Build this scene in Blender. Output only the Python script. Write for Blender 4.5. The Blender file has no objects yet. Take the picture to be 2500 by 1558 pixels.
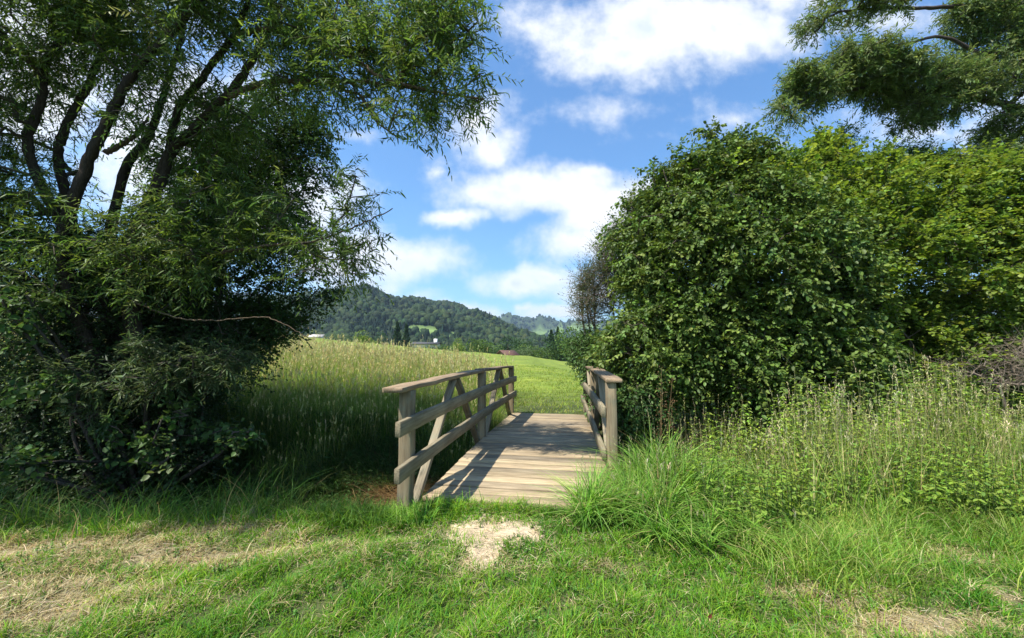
import bpy, math, random
import numpy as np
from math import radians, sin, cos, tan, pi
random.seed(7); rng = np.random.default_rng(11)
S = bpy.context.scene
C = S.collection

# ------------------------------------------------------------------ camera
F = 1000.0; W0, H0 = 2500, 1558
CAMZ = 1.55; HOR = 862.0
PITCH = math.atan((HOR - H0/2)/F)
cd = bpy.data.cameras.new('camera'); cam = bpy.data.objects.new('camera', cd); C.objects.link(cam)
cd.sensor_width = 36; cd.lens = 36*F/W0; cd.clip_start = 0.05; cd.clip_end = 20000
cam.location = (0, 0, CAMZ); cam.rotation_euler = (pi/2 + PITCH, 0, 0)
S.camera = cam
S.render.resolution_x, S.render.resolution_y = 1024, 638

# ------------------------------------------------------------------ light, sky, exposure
SUN_EL = radians(60); SUNH = np.array([-0.85, -0.53]); SUNH /= np.linalg.norm(SUNH)
sun_dir = np.array([SUNH[0]*cos(SUN_EL), SUNH[1]*cos(SUN_EL), sin(SUN_EL)])
ld = bpy.data.lights.new('sun', 'SUN'); ld.energy = 5.0; ld.angle = radians(0.5); ld.color = (1.0, 0.955, 0.88)
lo = bpy.data.objects.new('sun', ld); C.objects.link(lo)
from mathutils import Vector
lo.rotation_euler = Vector(sun_dir.tolist()).to_track_quat('Z', 'Y').to_euler()
S.view_settings.view_transform = 'Standard'; S.view_settings.look = 'None'
S.view_settings.exposure = 0.92; S.view_settings.gamma = 1.0; S.view_settings.use_curve_mapping = False
S.cycles.max_bounces = 8; S.cycles.diffuse_bounces = 4; S.cycles.transmission_bounces = 4; S.cycles.volume_bounces = 0
S.cycles.sample_clamp_indirect = 6; S.cycles.use_denoising = True

def raydir(u, v):
    a = (u - W0/2)/F; b = (H0/2 - v)/F
    return np.array([a, cos(PITCH) - sin(PITCH)*b, sin(PITCH) + cos(PITCH)*b])
def P(u, v, D):
    r = raydir(u, v); r = r*(D/r[1]); return np.array([r[0], r[1], r[2] + CAMZ])
def G(u, v, z=0.0):
    r = raydir(u, v); r = r*((z - CAMZ)/r[2]); return np.array([r[0], r[1], z])

world = bpy.data.worlds.new('World'); S.world = world; world.use_nodes = True
nt = world.node_tree; N = nt.nodes; L = nt.links; N.clear()
def wn(t, **k):
    n = N.new(t)
    for a, b in k.items(): setattr(n, a, b)
    return n
def setin(n, i, v):
    if isinstance(v, bpy.types.NodeSocket): n.id_data.links.new(v, n.inputs[i])
    else: n.inputs[i].default_value = v
def wm(op, a, b=None, c=None, clamp=False):
    n = wn('ShaderNodeMath', operation=op, use_clamp=clamp); setin(n, 0, a)
    if b is not None: setin(n, 1, b)
    if c is not None: setin(n, 2, c)
    return n.outputs[0]
def wv(op, a, b=None):
    n = wn('ShaderNodeVectorMath', operation=op); setin(n, 0, a)
    if b is not None: setin(n, 1, b)
    return n.outputs['Value'] if op == 'LENGTH' else n.outputs[0]
sky = wn('ShaderNodeTexSky', sky_type='NISHITA'); sky.sun_disc = False
sky.sun_elevation = SUN_EL; sky.sun_rotation = math.atan2(SUNH[0], SUNH[1])
sky.altitude = 400; sky.air_density = 1.3; sky.dust_density = 0.4; sky.ozone_density = 2.2
tc = wn('ShaderNodeTexCoord'); sp = wn('ShaderNodeSeparateXYZ'); L.new(tc.outputs['Generated'], sp.inputs[0])
ay = wm('MAXIMUM', wm('ABSOLUTE', sp.outputs[1]), 0.08)
px = wm('DIVIDE', sp.outputs[0], ay); pz = wm('DIVIDE', sp.outputs[2], ay)
cb = wn('ShaderNodeCombineXYZ'); L.new(px, cb.inputs[0]); L.new(pz, cb.inputs[1])
def noise(vec, scale, detail=6, rough=0.55, dist=0.0, dim='3D'):
    n = wn('ShaderNodeTexNoise'); n.inputs['Scale'].default_value = scale; n.inputs['Detail'].default_value = detail
    n.inputs['Roughness'].default_value = rough; n.inputs['Distortion'].default_value = dist
    L.new(vec, n.inputs['Vector']); return n
nw = noise(cb.outputs[0], 3.2, 5, 0.6)
wrp = wv('MULTIPLY', wv('SUBTRACT', nw.outputs['Color'], (0.5, 0.5, 0.5)), (0.26, 0.15, 0.0))
p = wv('ADD', cb.outputs[0], wrp)
# (u, v, ru, rv, weight) of each cloud bank seen over the valley
clouds = [(1600, 60, 290, 120, 1.15), (1500, 130, 190, 80, .95), (1780, 50, 190, 100, .95), (1900, 0, 150, 60, .6), (1290, 60, 130, 80, .55),
          (1300, 455, 190, 62, 1.15), (1190, 360, 90, 70, .85), (1110, 545, 80, 24, .9), (1215, 480, 110, 60, 1.1), (1500, 520, 130, 85, 1.25), (1440, 600, 140, 50, 1.05),
          (1570, 470, 80, 50, 1.0), (1170, 290, 110, 50, .7), (1400, 480, 120, 55, 1.1),
          (1250, 690, 105, 32, 1.15), (1340, 672, 90, 30, 1.05), (1430, 700, 120, 50, .9), (1030, 645, 130, 48, .85), (900, 690, 110, 40, .8),
          (990, 728, 90, 18, .95), (1150, 760, 75, 22, 1.05), (1340, 765, 110, 24, 1.05), (1270, 748, 30, 14, .8),
          (1480, 270, 110, 36, .42), (1800, 275, 75, 40, .36), (1590, 330, 70, 26, .3), (1430, 410, 45, 18, .65), (1060, 420, 30, 30, .38),
          (60, 160, 260, 220, 1.2), (420, 330, 260, 220, 1.1), (720, 500, 160, 90, 1.0), (300, 0, 200, 120, .5), (820, 620, 140, 60, 1.1), (860, 340, 60, 24, .4),
          (2150, 60, 160, 60, .5), (2300, 330, 260, 60, .45), (1900, 460, 260, 90, .8), (2600, 250, 300, 120, .8)]
acc = None
for (u, v, ru, rv, wgt) in clouds:
    r = raydir(u, v); c = (r[0]/r[1], r[2]/r[1], 0)
    d = wv('LENGTH', wv('MULTIPLY', wv('SUBTRACT', p, c), (F/ru, F/rv, 0)))
    val = wm('MULTIPLY', wm('SUBTRACT', 1.35, d), wgt)
    if acc is None: acc = val
    else:
        n = wn('ShaderNodeMath', operation='SMOOTH_MAX'); L.new(acc, n.inputs[0]); L.new(val, n.inputs[1]); n.inputs[2].default_value = 0.25; acc = n.outputs[0]
nf = noise(cb.outputs[0], 7.0, 9, 0.62)
nf2 = noise(cb.outputs[0], 2.4, 4, 0.5)
dens = wm('ADD', acc, wm('MULTIPLY', wm('SUBTRACT', nf.outputs['Fac'], 0.5), 2.3))
dens = wm('ADD', dens, wm('MULTIPLY', wm('SUBTRACT', nf2.outputs['Fac'], 0.5), 0.7))
def smooth(x, a, b):
    n = wn('ShaderNodeMapRange', interpolation_type='SMOOTHSTEP'); setin(n, 0, x); n.inputs[1].default_value = a; n.inputs[2].default_value = b
    return n.outputs[0]
mask = smooth(dens, -0.12, 1.15)
upm = smooth(sp.outputs[2], -0.02, 0.02)
mask = wm('MULTIPLY', mask, upm)
thick = smooth(dens, 0.6, 1.9)
# shading of the cloud by a shifted copy of its own billows
sh = noise(wv('ADD', cb.outputs[0], (0.012, -0.03, 0.0)), 5.0, 7, 0.55)
shv = smooth(sh.outputs['Fac'], 0.40, 0.62)
br = wm('SUBTRACT', 1.0, wm('MULTIPLY', wm('MULTIPLY', thick, shv), 0.34))
cc = wn('ShaderNodeMix', data_type='RGBA'); L.new(wm('MULTIPLY', thick, shv), cc.inputs[0])
cc.inputs[6].default_value = (1, 1, 1, 1); cc.inputs[7].default_value = (0.62, 0.71, 0.84, 1)
CLOUD = 6.7
ccs = wn('ShaderNodeVectorMath', operation='SCALE'); L.new(cc.outputs[2], ccs.inputs[0]); ccs.inputs['Scale'].default_value = CLOUD
tint = wn('ShaderNodeMix', data_type='RGBA', blend_type='MULTIPLY'); tint.inputs[0].default_value = 1.0
L.new(sky.outputs[0], tint.inputs[6]); tint.inputs[7].default_value = (.56, .90, 1.18, 1)
mx = wn('ShaderNodeMix', data_type='RGBA'); L.new(wm('MULTIPLY', mask, 0.97), mx.inputs[0]); L.new(tint.outputs[2], mx.inputs[6]); L.new(ccs.outputs[0], mx.inputs[7])
bg = wn('ShaderNodeBackground'); L.new(mx.outputs[2], bg.inputs[0]); bg.inputs[1].default_value = 0.099
wo = wn('ShaderNodeOutputWorld'); L.new(bg.outputs[0], wo.inputs[0])

# ------------------------------------------------------------------ helpers
def smst(a, b, x):
    t = np.clip((x - a)/(b - a), 0, 1); return t*t*(3 - 2*t)
class SN:                                                            # cheap smooth noise: a sum of sines
    def __init__(s, seed, scale, oct=4, dim=3):
        r = np.random.default_rng(seed); s.k = []; f = 1/scale; a = 1.0
        for o in range(oct):
            for j in range(4):
                d = r.normal(size=dim); d /= np.linalg.norm(d); s.k.append((d*f*2*pi*r.uniform(.6, 1.4), r.uniform(0, 6.28), a))
            f *= 1.9; a *= .55
        s.n = sum(k[2]**2 for k in s.k)**.5
    def __call__(s, X):
        o = 0
        for d, ph, a in s.k: o = o + a*np.sin(X @ d + ph)
        return o/s.n                                                # ~unit variance*0.7
def norm(v): return v/np.maximum(np.linalg.norm(v, axis=-1, keepdims=True), 1e-9)

def mesh(name, v, faces, mat, parent=None, col=None, smoothf=False):
    """faces: one (n,k) int array or a list of such arrays."""
    if not isinstance(faces, list): faces = [faces]
    me = bpy.data.meshes.new(name); v = np.asarray(v, np.float32)
    me.vertices.add(len(v)); me.vertices.foreach_set('co', v.ravel())
    li = np.concatenate([f.ravel() for f in faces]).astype(np.int32)
    tot = np.concatenate([np.full(len(f), f.shape[1]) for f in faces]).astype(np.int32)
    st = np.concatenate([[0], np.cumsum(tot)[:-1]]).astype(np.int32)
    me.loops.add(len(li)); me.loops.foreach_set('vertex_index', li)
    me.polygons.add(len(tot)); me.polygons.foreach_set('loop_start', st); me.polygons.foreach_set('loop_total', tot)
    if smoothf: me.polygons.foreach_set('use_smooth', np.ones(len(tot), bool))
    if col is not None:
        a = me.color_attributes.new('Col', 'FLOAT_COLOR', 'POINT'); c = np.ones((len(v), 4), np.float32); c[:, :3] = np.clip(col, 0, 1)
        a.data.foreach_set('color', c.ravel())
    me.update(calc_edges=True); me.validate()
    me.materials.append(mat)
    o = bpy.data.objects.new(name, me); C.objects.link(o)
    if parent is not None: o.parent = parent; o.matrix_parent_inverse = parent.matrix_world.inverted() if False else o.matrix_parent_inverse
    return o
def thing(name, label, cat, loc=(0, 0, 0), group=None, rot=0):
    o = bpy.data.objects.new(name, None); C.objects.link(o); o.location = tuple(float(q) for q in loc); o.rotation_euler = (0, 0, rot)
    o.empty_display_size = .3; o['label'] = label; o['category'] = cat
    if group: o['group'] = group
    return o
def tag(o, label, cat, group=None, kind=None):
    o['label'] = label; o['category'] = cat
    if group: o['group'] = group
    if kind: o['kind'] = kind
    return o
class MB:
    """collects pieces into one mesh"""
    def __init__(s): s.v = []; s.f = {}; s.c = []; s.n = 0
    def add(s, v, f, c=None):
        v = np.asarray(v, float); fs = f if isinstance(f, list) else [f]
        for q in fs: s.f.setdefault(q.shape[1], []).append(q + s.n)
        s.v.append(v); s.c.append(np.zeros((len(v), 3)) + (np.array([.5, .5, .5]) if c is None else c)); s.n += len(v)
    def build(s, name, mat, parent=None, origin=None, smoothf=False):
        v = np.concatenate(s.v)
        if origin is not None: v = v - np.asarray(origin)
        return mesh(name, v, [np.concatenate(x) for x in s.f.values()], mat, parent, np.concatenate(s.c), smoothf)

# ---- materials
def newmat(name):
    m = bpy.data.materials.new(name); m.use_nodes = True; m.node_tree.nodes.clear(); return m
class NB:
    def __init__(s, m): s.t = m.node_tree; s.n = s.t.nodes; s.l = s.t.links
    def new(s, t, **k):
        n = s.n.new(t)
        for a, b in k.items(): setattr(n, a, b)
        return n
    def noise(s, vec, scale, detail=5, rough=.55):
        n = s.new('ShaderNodeTexNoise'); n.inputs['Scale'].default_value = scale; n.inputs['Detail'].default_value = detail; n.inputs['Roughness'].default_value = rough
        if vec is not None: s.l.new(vec, n.inputs['Vector'])
        return n
    def ramp(s, fac, stops):
        n = s.new('ShaderNodeValToRGB'); s.l.new(fac, n.inputs[0]); e = n.color_ramp.elements
        while len(e) < len(stops): e.new(.5)
        for q, (p_, c_) in zip(e, stops): q.position = p_; q.color = (*c_, 1)
        return n
    def mul(s, a, b, fac=1.0):
        n = s.new('ShaderNodeMix', data_type='RGBA', blend_type='MULTIPLY'); n.inputs[0].default_value = fac
        s.l.new(a, n.inputs[6]); s.l.new(b, n.inputs[7]); return n.outputs[2]
def leaf_mat(name, trans=.35, rough=.45, spec=.35, nscale=6.0):
    m = newmat(name); b = NB(m)
    at = b.new('ShaderNodeAttribute', attribute_name='Col')
    pr = b.new('ShaderNodeBsdfPrincipled'); pr.inputs['Roughness'].default_value = rough; pr.inputs['Specular IOR Level'].default_value = spec
    tr = b.new('ShaderNodeBsdfTranslucent'); hs = b.new('ShaderNodeHueSaturation'); hs.inputs['Hue'].default_value = .485; hs.inputs['Saturation'].default_value = 1.1; hs.inputs['Value'].default_value = 1.35
    geo = b.new('ShaderNodeNewGeometry'); no = b.noise(geo.outputs['Position'], nscale, 3)
    rp = b.ramp(no.outputs['Fac'], [(.3, (.78, .8, .75)), (.7, (1.15, 1.12, 1.1))])
    colr = b.mul(at.outputs['Color'], rp.outputs[0])
    b.l.new(colr, pr.inputs['Base Color']); b.l.new(colr, hs.inputs['Color']); b.l.new(hs.outputs[0], tr.inputs[0])
    mx = b.new('ShaderNodeMixShader'); mx.inputs[0].default_value = trans; b.l.new(pr.outputs[0], mx.inputs[1]); b.l.new(tr.outputs[0], mx.inputs[2])
    o = b.new('ShaderNodeOutputMaterial'); b.l.new(mx.outputs[0], o.inputs[0]); return m
def plain_mat(name, rough=.85, bump=0.0, bscale=30, nscale=3.0, lo=.7, hi=1.2, stretch=None, spec=.2, coord='Object'):
    m = newmat(name); b = NB(m)
    at = b.new('ShaderNodeAttribute', attribute_name='Col'); tc = b.new('ShaderNodeTexCoord')
    vec = tc.outputs[coord]
    if stretch:
        mp = b.new('ShaderNodeMapping'); mp.inputs['Scale'].default_value = stretch; b.l.new(vec, mp.inputs[0]); vec = mp.outputs[0]
    no = b.noise(vec, nscale, 8, .62); rp = b.ramp(no.outputs['Fac'], [(.3, (lo,)*3), (.7, (hi,)*3)])
    pr = b.new('ShaderNodeBsdfPrincipled'); pr.inputs['Roughness'].default_value = rough; pr.inputs['Specular IOR Level'].default_value = spec
    b.l.new(b.mul(at.outputs['Color'], rp.outputs[0]), pr.inputs['Base Color'])
    if bump:
        nb = b.noise(vec, bscale, 6, .65); bp = b.new('ShaderNodeBump'); bp.inputs['Strength'].default_value = bump; bp.inputs['Distance'].default_value = .02
        b.l.new(nb.outputs['Fac'], bp.inputs['Height']); b.l.new(bp.outputs[0], pr.inputs['Normal'])
    o = b.new('ShaderNodeOutputMaterial'); b.l.new(pr.outputs[0], o.inputs[0]); return m
M_leaf = leaf_mat('leaf_green', .42, .48, .25)
M_back = leaf_mat('leaf_shade', .30, .5, .25)
M_gloss = leaf_mat('leaf_glossy', .25, .5, .22)
M_grass = leaf_mat('grass_blade', .36, .55, .15, 2.5)
M_far = leaf_mat('far_leaf', .2, .7, .1, .15)
M_bark = plain_mat('bark', .95, .9, 14, 7, .55, 1.35, (6, 6, 1.4), coord='Object')
M_twig = plain_mat('twig_bark', .9, 0, 10, 5)
M_ground = plain_mat('soil_and_turf', .95, .5, 60, 2.2, .65, 1.3, coord='Object')
M_hill = plain_mat('hillside', .95, 0, 1, .02, .7, 1.25)
M_straw = plain_mat('straw_litter', .9, .8, 90, 26, .62, 1.25)
M_house = plain_mat('house_paint', .8, .1, 3, .8, .85, 1.1)

# wood: grain runs along the board, given by a per-vertex attribute 'grain' (metres across, along, through)
def wood_mat(name, lichen=.35, base_gain=1.0):
    m = newmat(name); b = NB(m)
    at = b.new('ShaderNodeAttribute', attribute_name='Col'); gr = b.new('ShaderNodeAttribute', attribute_name='grain')
    mp = b.new('ShaderNodeMapping'); mp.inputs['Scale'].default_value = (34, 1.3, 34); b.l.new(gr.outputs['Vector'], mp.inputs[0])
    n1 = b.noise(mp.outputs[0], 1.6, 9, .68)
    r1 = b.ramp(n1.outputs['Fac'], [(.28, (.42, .39, .36)), (.48, (.86, .85, .84)), (.62, (1.05, 1.05, 1.05)), (.8, (1.3, 1.28, 1.24))])
    mp2 = b.new('ShaderNodeMapping'); mp2.inputs['Scale'].default_value = (5, 1.2, 5); b.l.new(gr.outputs['Vector'], mp2.inputs[0])
    n2 = b.noise(mp2.outputs[0], 1.4, 6, .6); r2 = b.ramp(n2.outputs['Fac'], [(.32, (.66, .63, .60)), (.66, (1.16, 1.14, 1.1))])
    c = b.mul(b.mul(at.outputs['Color'], r1.outputs[0]), r2.outputs[0])
    n3 = b.noise(gr.outputs['Vector'], 9, 7, .7); r3 = b.ramp(n3.outputs['Fac'], [(.52, (0, 0, 0)), (.66, (lichen,)*3)])
    mx = b.new('ShaderNodeMix', data_type='RGBA'); b.l.new(r3.outputs[0], mx.inputs[0]); b.l.new(c, mx.inputs[6]); mx.inputs[7].default_value = (.20, .21, .15, 1)
    pr = b.new('ShaderNodeBsdfPrincipled'); pr.inputs['Roughness'].default_value = .82; pr.inputs['Specular IOR Level'].default_value = .2
    b.l.new(mx.outputs[2], pr.inputs['Base Color'])
    bp = b.new('ShaderNodeBump'); bp.inputs['Strength'].default_value = .8; bp.inputs['Distance'].default_value = .006
    b.l.new(n1.outputs['Fac'], bp.inputs['Height']); b.l.new(bp.outputs[0], pr.inputs['Normal'])
    o = b.new('ShaderNodeOutputMaterial'); b.l.new(pr.outputs[0], o.inputs[0]); return m
M_wood = wood_mat('weathered_timber', .45); M_deck = wood_mat('deck_timber', .12)

# ---- instancing of templates into one mesh
T_WILLOW = (np.array([[0, 0, 0], [-.42, .25, .10], [-.36, .62, .07], [0, 1, -.12], [.36, .62, .07], [.42, .25, .10]]), np.array([[0, 1, 2, 3], [0, 3, 4, 5]]))
T_ROUND = (np.array([[0, 0, 0], [-.46, .25, .12], [-.42, .68, .09], [0, 1, -.1], [.42, .68, .09], [.46, .25, .12]]), np.array([[0, 1, 2, 3], [0, 3, 4, 5]]))
T_DIAM = (np.array([[0, 0, 0], [-.5, .45, .08], [0, 1, -.05], [.5, .45, .08]]), np.array([[0, 1, 2], [0, 2, 3]]))
def frames(d, up):
    y = norm(d); x = norm(np.cross(y, up)); z = np.cross(x, y); return np.stack([x, y, z], 1)     # rows are axes
def stamp(tmpl, o, fr, w, l, col):
    tv, tf = tmpl; k = len(tv); n = len(o)
    loc = tv[None]*np.stack([w, l, w], 1)[:, None, :]
    v = np.einsum('nki,nij->nkj', loc, fr) + o[:, None, :]
    f = (tf[None] + (np.arange(n)*k)[:, None, None]).reshape(-1, tf.shape[1])
    return v.reshape(-1, 3), f, np.repeat(col, k, 0)
def prisms(p0, p1, r0, r1, sides=5, col=None):
    n = len(p0); d = norm(p1 - p0); up = np.where(np.abs(d[:, 2:3]) > .9, np.array([[1., 0, 0]]), np.array([[0, 0, 1.]]))
    x = norm(np.cross(d, up)); y = np.cross(d, x); a = np.arange(sides)*2*pi/sides
    ring = np.cos(a)[None, :, None]*x[:, None] + np.sin(a)[None, :, None]*y[:, None]
    v = np.concatenate([p0[:, None] + ring*r0[:, None, None], p1[:, None] + ring*r1[:, None, None]], 1).reshape(-1, 3)
    i = np.arange(sides); j = (i + 1) % sides; q = np.stack([i, j, j + sides, i + sides], 1)
    f = (q[None] + (np.arange(n)*2*sides)[:, None, None]).reshape(-1, 4)
    return v, f, (np.zeros((len(v), 3)) + (np.array([.1, .08, .06]) if col is None else col))
def catmull(pts, m=8):
    pts = np.asarray(pts, float); q = np.vstack([2*pts[0] - pts[1], pts, 2*pts[-1] - pts[-2]]); out = []
    for i in range(len(pts) - 1):
        a, b, c, d = q[i:i+4]
        for t in np.arange(m)/m:
            out.append(.5*((2*b) + (-a + c)*t + (2*a - 5*b + 4*c - d)*t*t + (-a + 3*b - 3*c + d)*t**3))
    out.append(pts[-1]); return np.array(out)
def tube(pts, rad, sides=12, rough=.08, seed=0, col=(.1, .08, .06)):
    pts = np.asarray(pts); n = len(pts); t = norm(np.gradient(pts, axis=0)); r = np.random.default_rng(seed)
    x = np.cross(t[0], [0, 1, 0.3]); x /= np.linalg.norm(x); X = []
    for i in range(n): x = x - t[i]*np.dot(x, t[i]); x /= np.linalg.norm(x); X.append(x)
    X = np.array(X); Y = np.cross(t, X); a = np.arange(sides)*2*pi/sides
    rr = np.asarray(rad)[:, None]*(1 + rough*r.normal(size=(n, sides))*.5 + rough*np.sin(a*3 + seed)[None])
    v = pts[:, None] + rr[..., None]*(np.cos(a)[None, :, None]*X[:, None] + np.sin(a)[None, :, None]*Y[:, None])
    f = []
    i = np.arange(sides); j = (i + 1) % sides
    for k in range(n - 1): f.append(np.stack([k*sides + i, k*sides + j, (k+1)*sides + j, (k+1)*sides + i], 1))
    v = np.vstack([v.reshape(-1, 3), pts[-1:] + t[-1]*rad[-1]]); cap = np.stack([(n-1)*sides + i, (n-1)*sides + j, np.full(sides, n*sides)], 1)
    return v, [np.concatenate(f), cap], np.zeros((len(v), 3)) + np.array(col)

# ------------------------------------------------------------------ terrain
nT = SN(3, 1.7, 3, 2); nT2 = SN(5, 14, 3, 2)
def edge_y(x): return 4.28 + np.where(x < 0, .16*x, .22*x).clip(-1.2, 1.4)
def height(x, y):
    x = np.asarray(x, float); y = np.asarray(y, float); x, y = np.broadcast_arrays(x, y)
    XY = np.stack([x, y], -1)
    ys = np.minimum(y, 70.0); sc = np.where(y > 70, 70/np.maximum(y, 1), 1.0); xs = x*sc
    F_ = 1.1*(ys - 9.5)/60 - .09*np.minimum(xs + .8, 0) - .14*np.maximum(xs - 2.2, 0)*smst(9, 30, ys)
    F_ = F_ + .10*nT2(XY)*smst(12, 30, y)*(y < 400)
    F_ = F_ - np.clip((y - 70)*.07, 0, 14)
    t = y - edge_y(x)
    near = .025*nT(XY) + .012*nT(XY*3.1) - .03*np.clip(y, -50, 0)*0
    ch = -.95*smst(-.05, 1.05, t)
    far = -.95 + (F_ + .95 + .03*nT(XY))*smst(1.55, 4.9, t)
    return np.where(t < 1.5, near + ch, far)
g1 = np.linspace(0, 1, 190)
def axis(a, b, fine0, fine1, nf, nl, nr):
    mid = np.linspace(fine0, fine1, nf)
    s = mid[1] - mid[0]
    def ext(L_, n):
        k = np.arange(1, n + 1); lo, hi = 1.0001, 1.6
        for _ in range(60):
            m_ = (lo + hi)/2
            if s*(m_**(n + 1) - m_)/(m_ - 1) > L_: hi = m_
            else: lo = m_
        return np.cumsum(s*lo**k)
    return np.concatenate([fine0 - ext(fine0 - a, nl)[::-1], mid, fine1 + ext(b - fine1, nr)])
xs = axis(-7000, 7000, -9, 10, 230, 70, 70); ys = axis(-300, 8000, 0.5, 13, 170, 25, 110)
GX, GY = np.meshgrid(xs, ys); GZ = height(GX, GY)
def at0(u, v): q = G(u, v); return q[0], q[1]
dry_spots = [(at0(230, 1345), 2.1, .33, .72), (at0(30, 1470), .8, .40, .8), (at0(60, 1490), .55, .22, 1.0), (at0(150, 1330), 1.6, .25, .75), (at0(450, 1310), .8, .25, .75), (at0(60, 1430), .5, .2, .7),
             (at0(2090, 1460), .3, .10, 1.0), (at0(2230, 1530), .42, .13, 1.0), (at0(1960, 1440), .2, .09, .8), (at0(2430, 1460), .13, .08, .9), (at0(2330, 1370), .35, .12, .7),
             (at0(1180, 1385), .16, .25, .55), (at0(2200, 1250), .6, .2, .9), (at0(1500, 1395), .3, .12, .3)]
nd = SN(21, .5, 4, 2)
def dryness(x, y):
    o = np.zeros(np.broadcast(x, y).shape)
    for (cx, cy), rx, ry, w in dry_spots: o = np.maximum(o, w*np.exp(-((x-cx)/rx)**2 - ((y-cy)/ry)**2))
    nn = nd(np.stack([x, y], -1))
    return np.clip(o*(1 + .35*nn) + .04 + .08*nn, 0, 1)
PC = at0(1207, 1286)
def pathness(x, y):
    a = np.exp(-(np.abs((x - PC[0])/.46)**2.4) - (np.abs((y - PC[1] + .06)/.40)**2.4)); bx, by = at0(1180, 1360)
    a = np.maximum(a, .72*np.exp(-((x-bx)/.19)**2 - ((y-by)/.34)**2))
    return a*(1 + .16*nd(np.stack([x, y], -1)*2.2))
green = np.array([.05, .07, .018]); soil = np.array([.10, .075, .05]); strawc = np.array([.42, .34, .19]); fieldg = np.array([.15, .20, .028])
cc_ = np.zeros(GX.shape + (3,)) + green
dn = dryness(GX, GY)[..., None]; cc_ = cc_*(1-dn) + (strawc*.6)*dn
tt = GY - edge_y(GX); dk = (smst(.0, .5, tt)*(1 - smst(3.0, 5.0, tt)))[..., None]; cc_ = cc_*(1-dk) + soil*.55*dk
ff = smst(11, 17, GY)[..., None]; nfld = nT2(np.stack([GX, GY], -1)*1.5)[..., None]
cc_ = cc_*(1-ff) + (fieldg*(1 + .12*nfld) + np.array([.03, .01, 0])*np.clip(nfld, 0, 1))*ff
vl = smst(150, 500, GY)[..., None]; cc_ = cc_*(1-vl) + np.array([.06, .10, .03])*vl
ny, nx = GX.shape; idx = np.arange(ny*nx).reshape(ny, nx)
gq = np.stack([idx[:-1, :-1], idx[:-1, 1:], idx[1:, 1:], idx[1:, :-1]], -1).reshape(-1, 4)
ground = mesh('ground', np.stack([GX, GY, GZ], -1).reshape(-1, 3), gq, M_ground, None, cc_.reshape(-1, 3), True); ground['kind'] = 'structure'

# path: the worn straw-littered patch at the foot of the bridge
px_, py_ = np.meshgrid(np.linspace(-.75, .5, 80), np.linspace(2.6, 4.0, 90)); pm = pathness(px_, py_)
pz_ = height(px_, py_) + .004 + .006*np.clip(pm, 0, 1)
idx = np.arange(px_.size).reshape(px_.shape); pf = np.stack([idx[:-1, :-1], idx[:-1, 1:], idx[1:, 1:], idx[1:, :-1]], -1).reshape(-1, 4)
keep = pm.ravel()[pf].min(1) > .42
pv = np.stack([px_, py_, pz_], -1).reshape(-1, 3)
used = np.unique(pf[keep]); rm = np.zeros(len(pv), int); rm[used] = np.arange(len(used))
po = mesh('path', pv[used], rm[pf[keep]], M_straw, None, np.zeros((len(used), 3)) + np.array([.60, .47, .31]), True); po['kind'] = 'structure'

# creek water
wx = np.linspace(-30, 30, 61); wv_ = []
for x in wx: e = float(edge_y(x)); wv_ += [(x, e + .72, -.86), (x, e + 1.95, -.86)]
wv_ = np.array(wv_); i = np.arange(60)*2; wf = np.stack([i, i+2, i+3, i+1], 1)
mw = newmat('creek_water'); b_ = NB(mw); pr = b_.new('ShaderNodeBsdfPrincipled'); pr.inputs['Base Color'].default_value = (.02, .018, .01, 1); pr.inputs['Roughness'].default_value = .08
o_ = b_.new('ShaderNodeOutputMaterial'); b_.l.new(pr.outputs[0], o_.inputs[0])
wo_ = mesh('water', wv_, wf, mw); wo_['kind'] = 'structure'

# ------------------------------------------------------------------ footbridge
def board(name, p0, p1, w, t, mat, parent, col, up=(0, 0, 1), seg=6, camber=None, org=None, jit=.002, taper=None, seed=0, mb=None):
    """a sawn timber from p0 to p1, w wide (across), t thick (along up), bevelled, slightly uneven"""
    r = np.random.default_rng(seed); p0 = np.array(p0, float); p1 = np.array(p1, float); d = p1 - p0; Ln = np.linalg.norm(d); d /= Ln
    upv = np.array(up, float); x = np.cross(d, upv); x /= np.linalg.norm(x); z = np.cross(x, d)
    b = min(w, t, .06)*.07; hw, ht = w/2, t/2
    prof = np.array([(-hw+b, -ht), (hw-b, -ht), (hw, -ht+b), (hw, ht-b), (hw-b, ht), (-hw+b, ht), (-hw, ht-b), (-hw, -ht+b)])
    ts = np.concatenate([[0, .004/Ln], np.linspace(0, 1, seg+1)[1:-1], [1 - .004/Ln, 1]]); V = []; Gn = []
    off = r.uniform(0, 50, 2)
    for k, s in enumerate(ts):
        sc = .94 if k in (0, len(ts)-1) else 1.0
        jx, jz = r.normal(size=2)*jit
        cz = camber(s) if camber else 0
        for (a, c) in prof:
            V.append(p0 + d*Ln*s + x*(a*sc + jx) + z*(c*sc + jz) + np.array([0, 0, cz])); Gn.append((a + off[0], s*Ln + off[1], c))
    V = np.array(V); n = 8; F4 = []
    i_ = np.arange(n); j_ = (i_+1) % n
    for k in range(len(ts)-1): F4.append(np.stack([k*n+i_, k*n+j_, (k+1)*n+j_, (k+1)*n+i_], 1))
    F8 = np.array([i_[::-1], (len(ts)-1)*n + i_])
    if mb is not None: mb.append((V, np.concatenate(F4), F8, np.array(Gn), col)); return
    return woodmesh(name, [(V, np.concatenate(F4), F8, np.array(Gn), col)], mat, parent, org)
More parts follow.
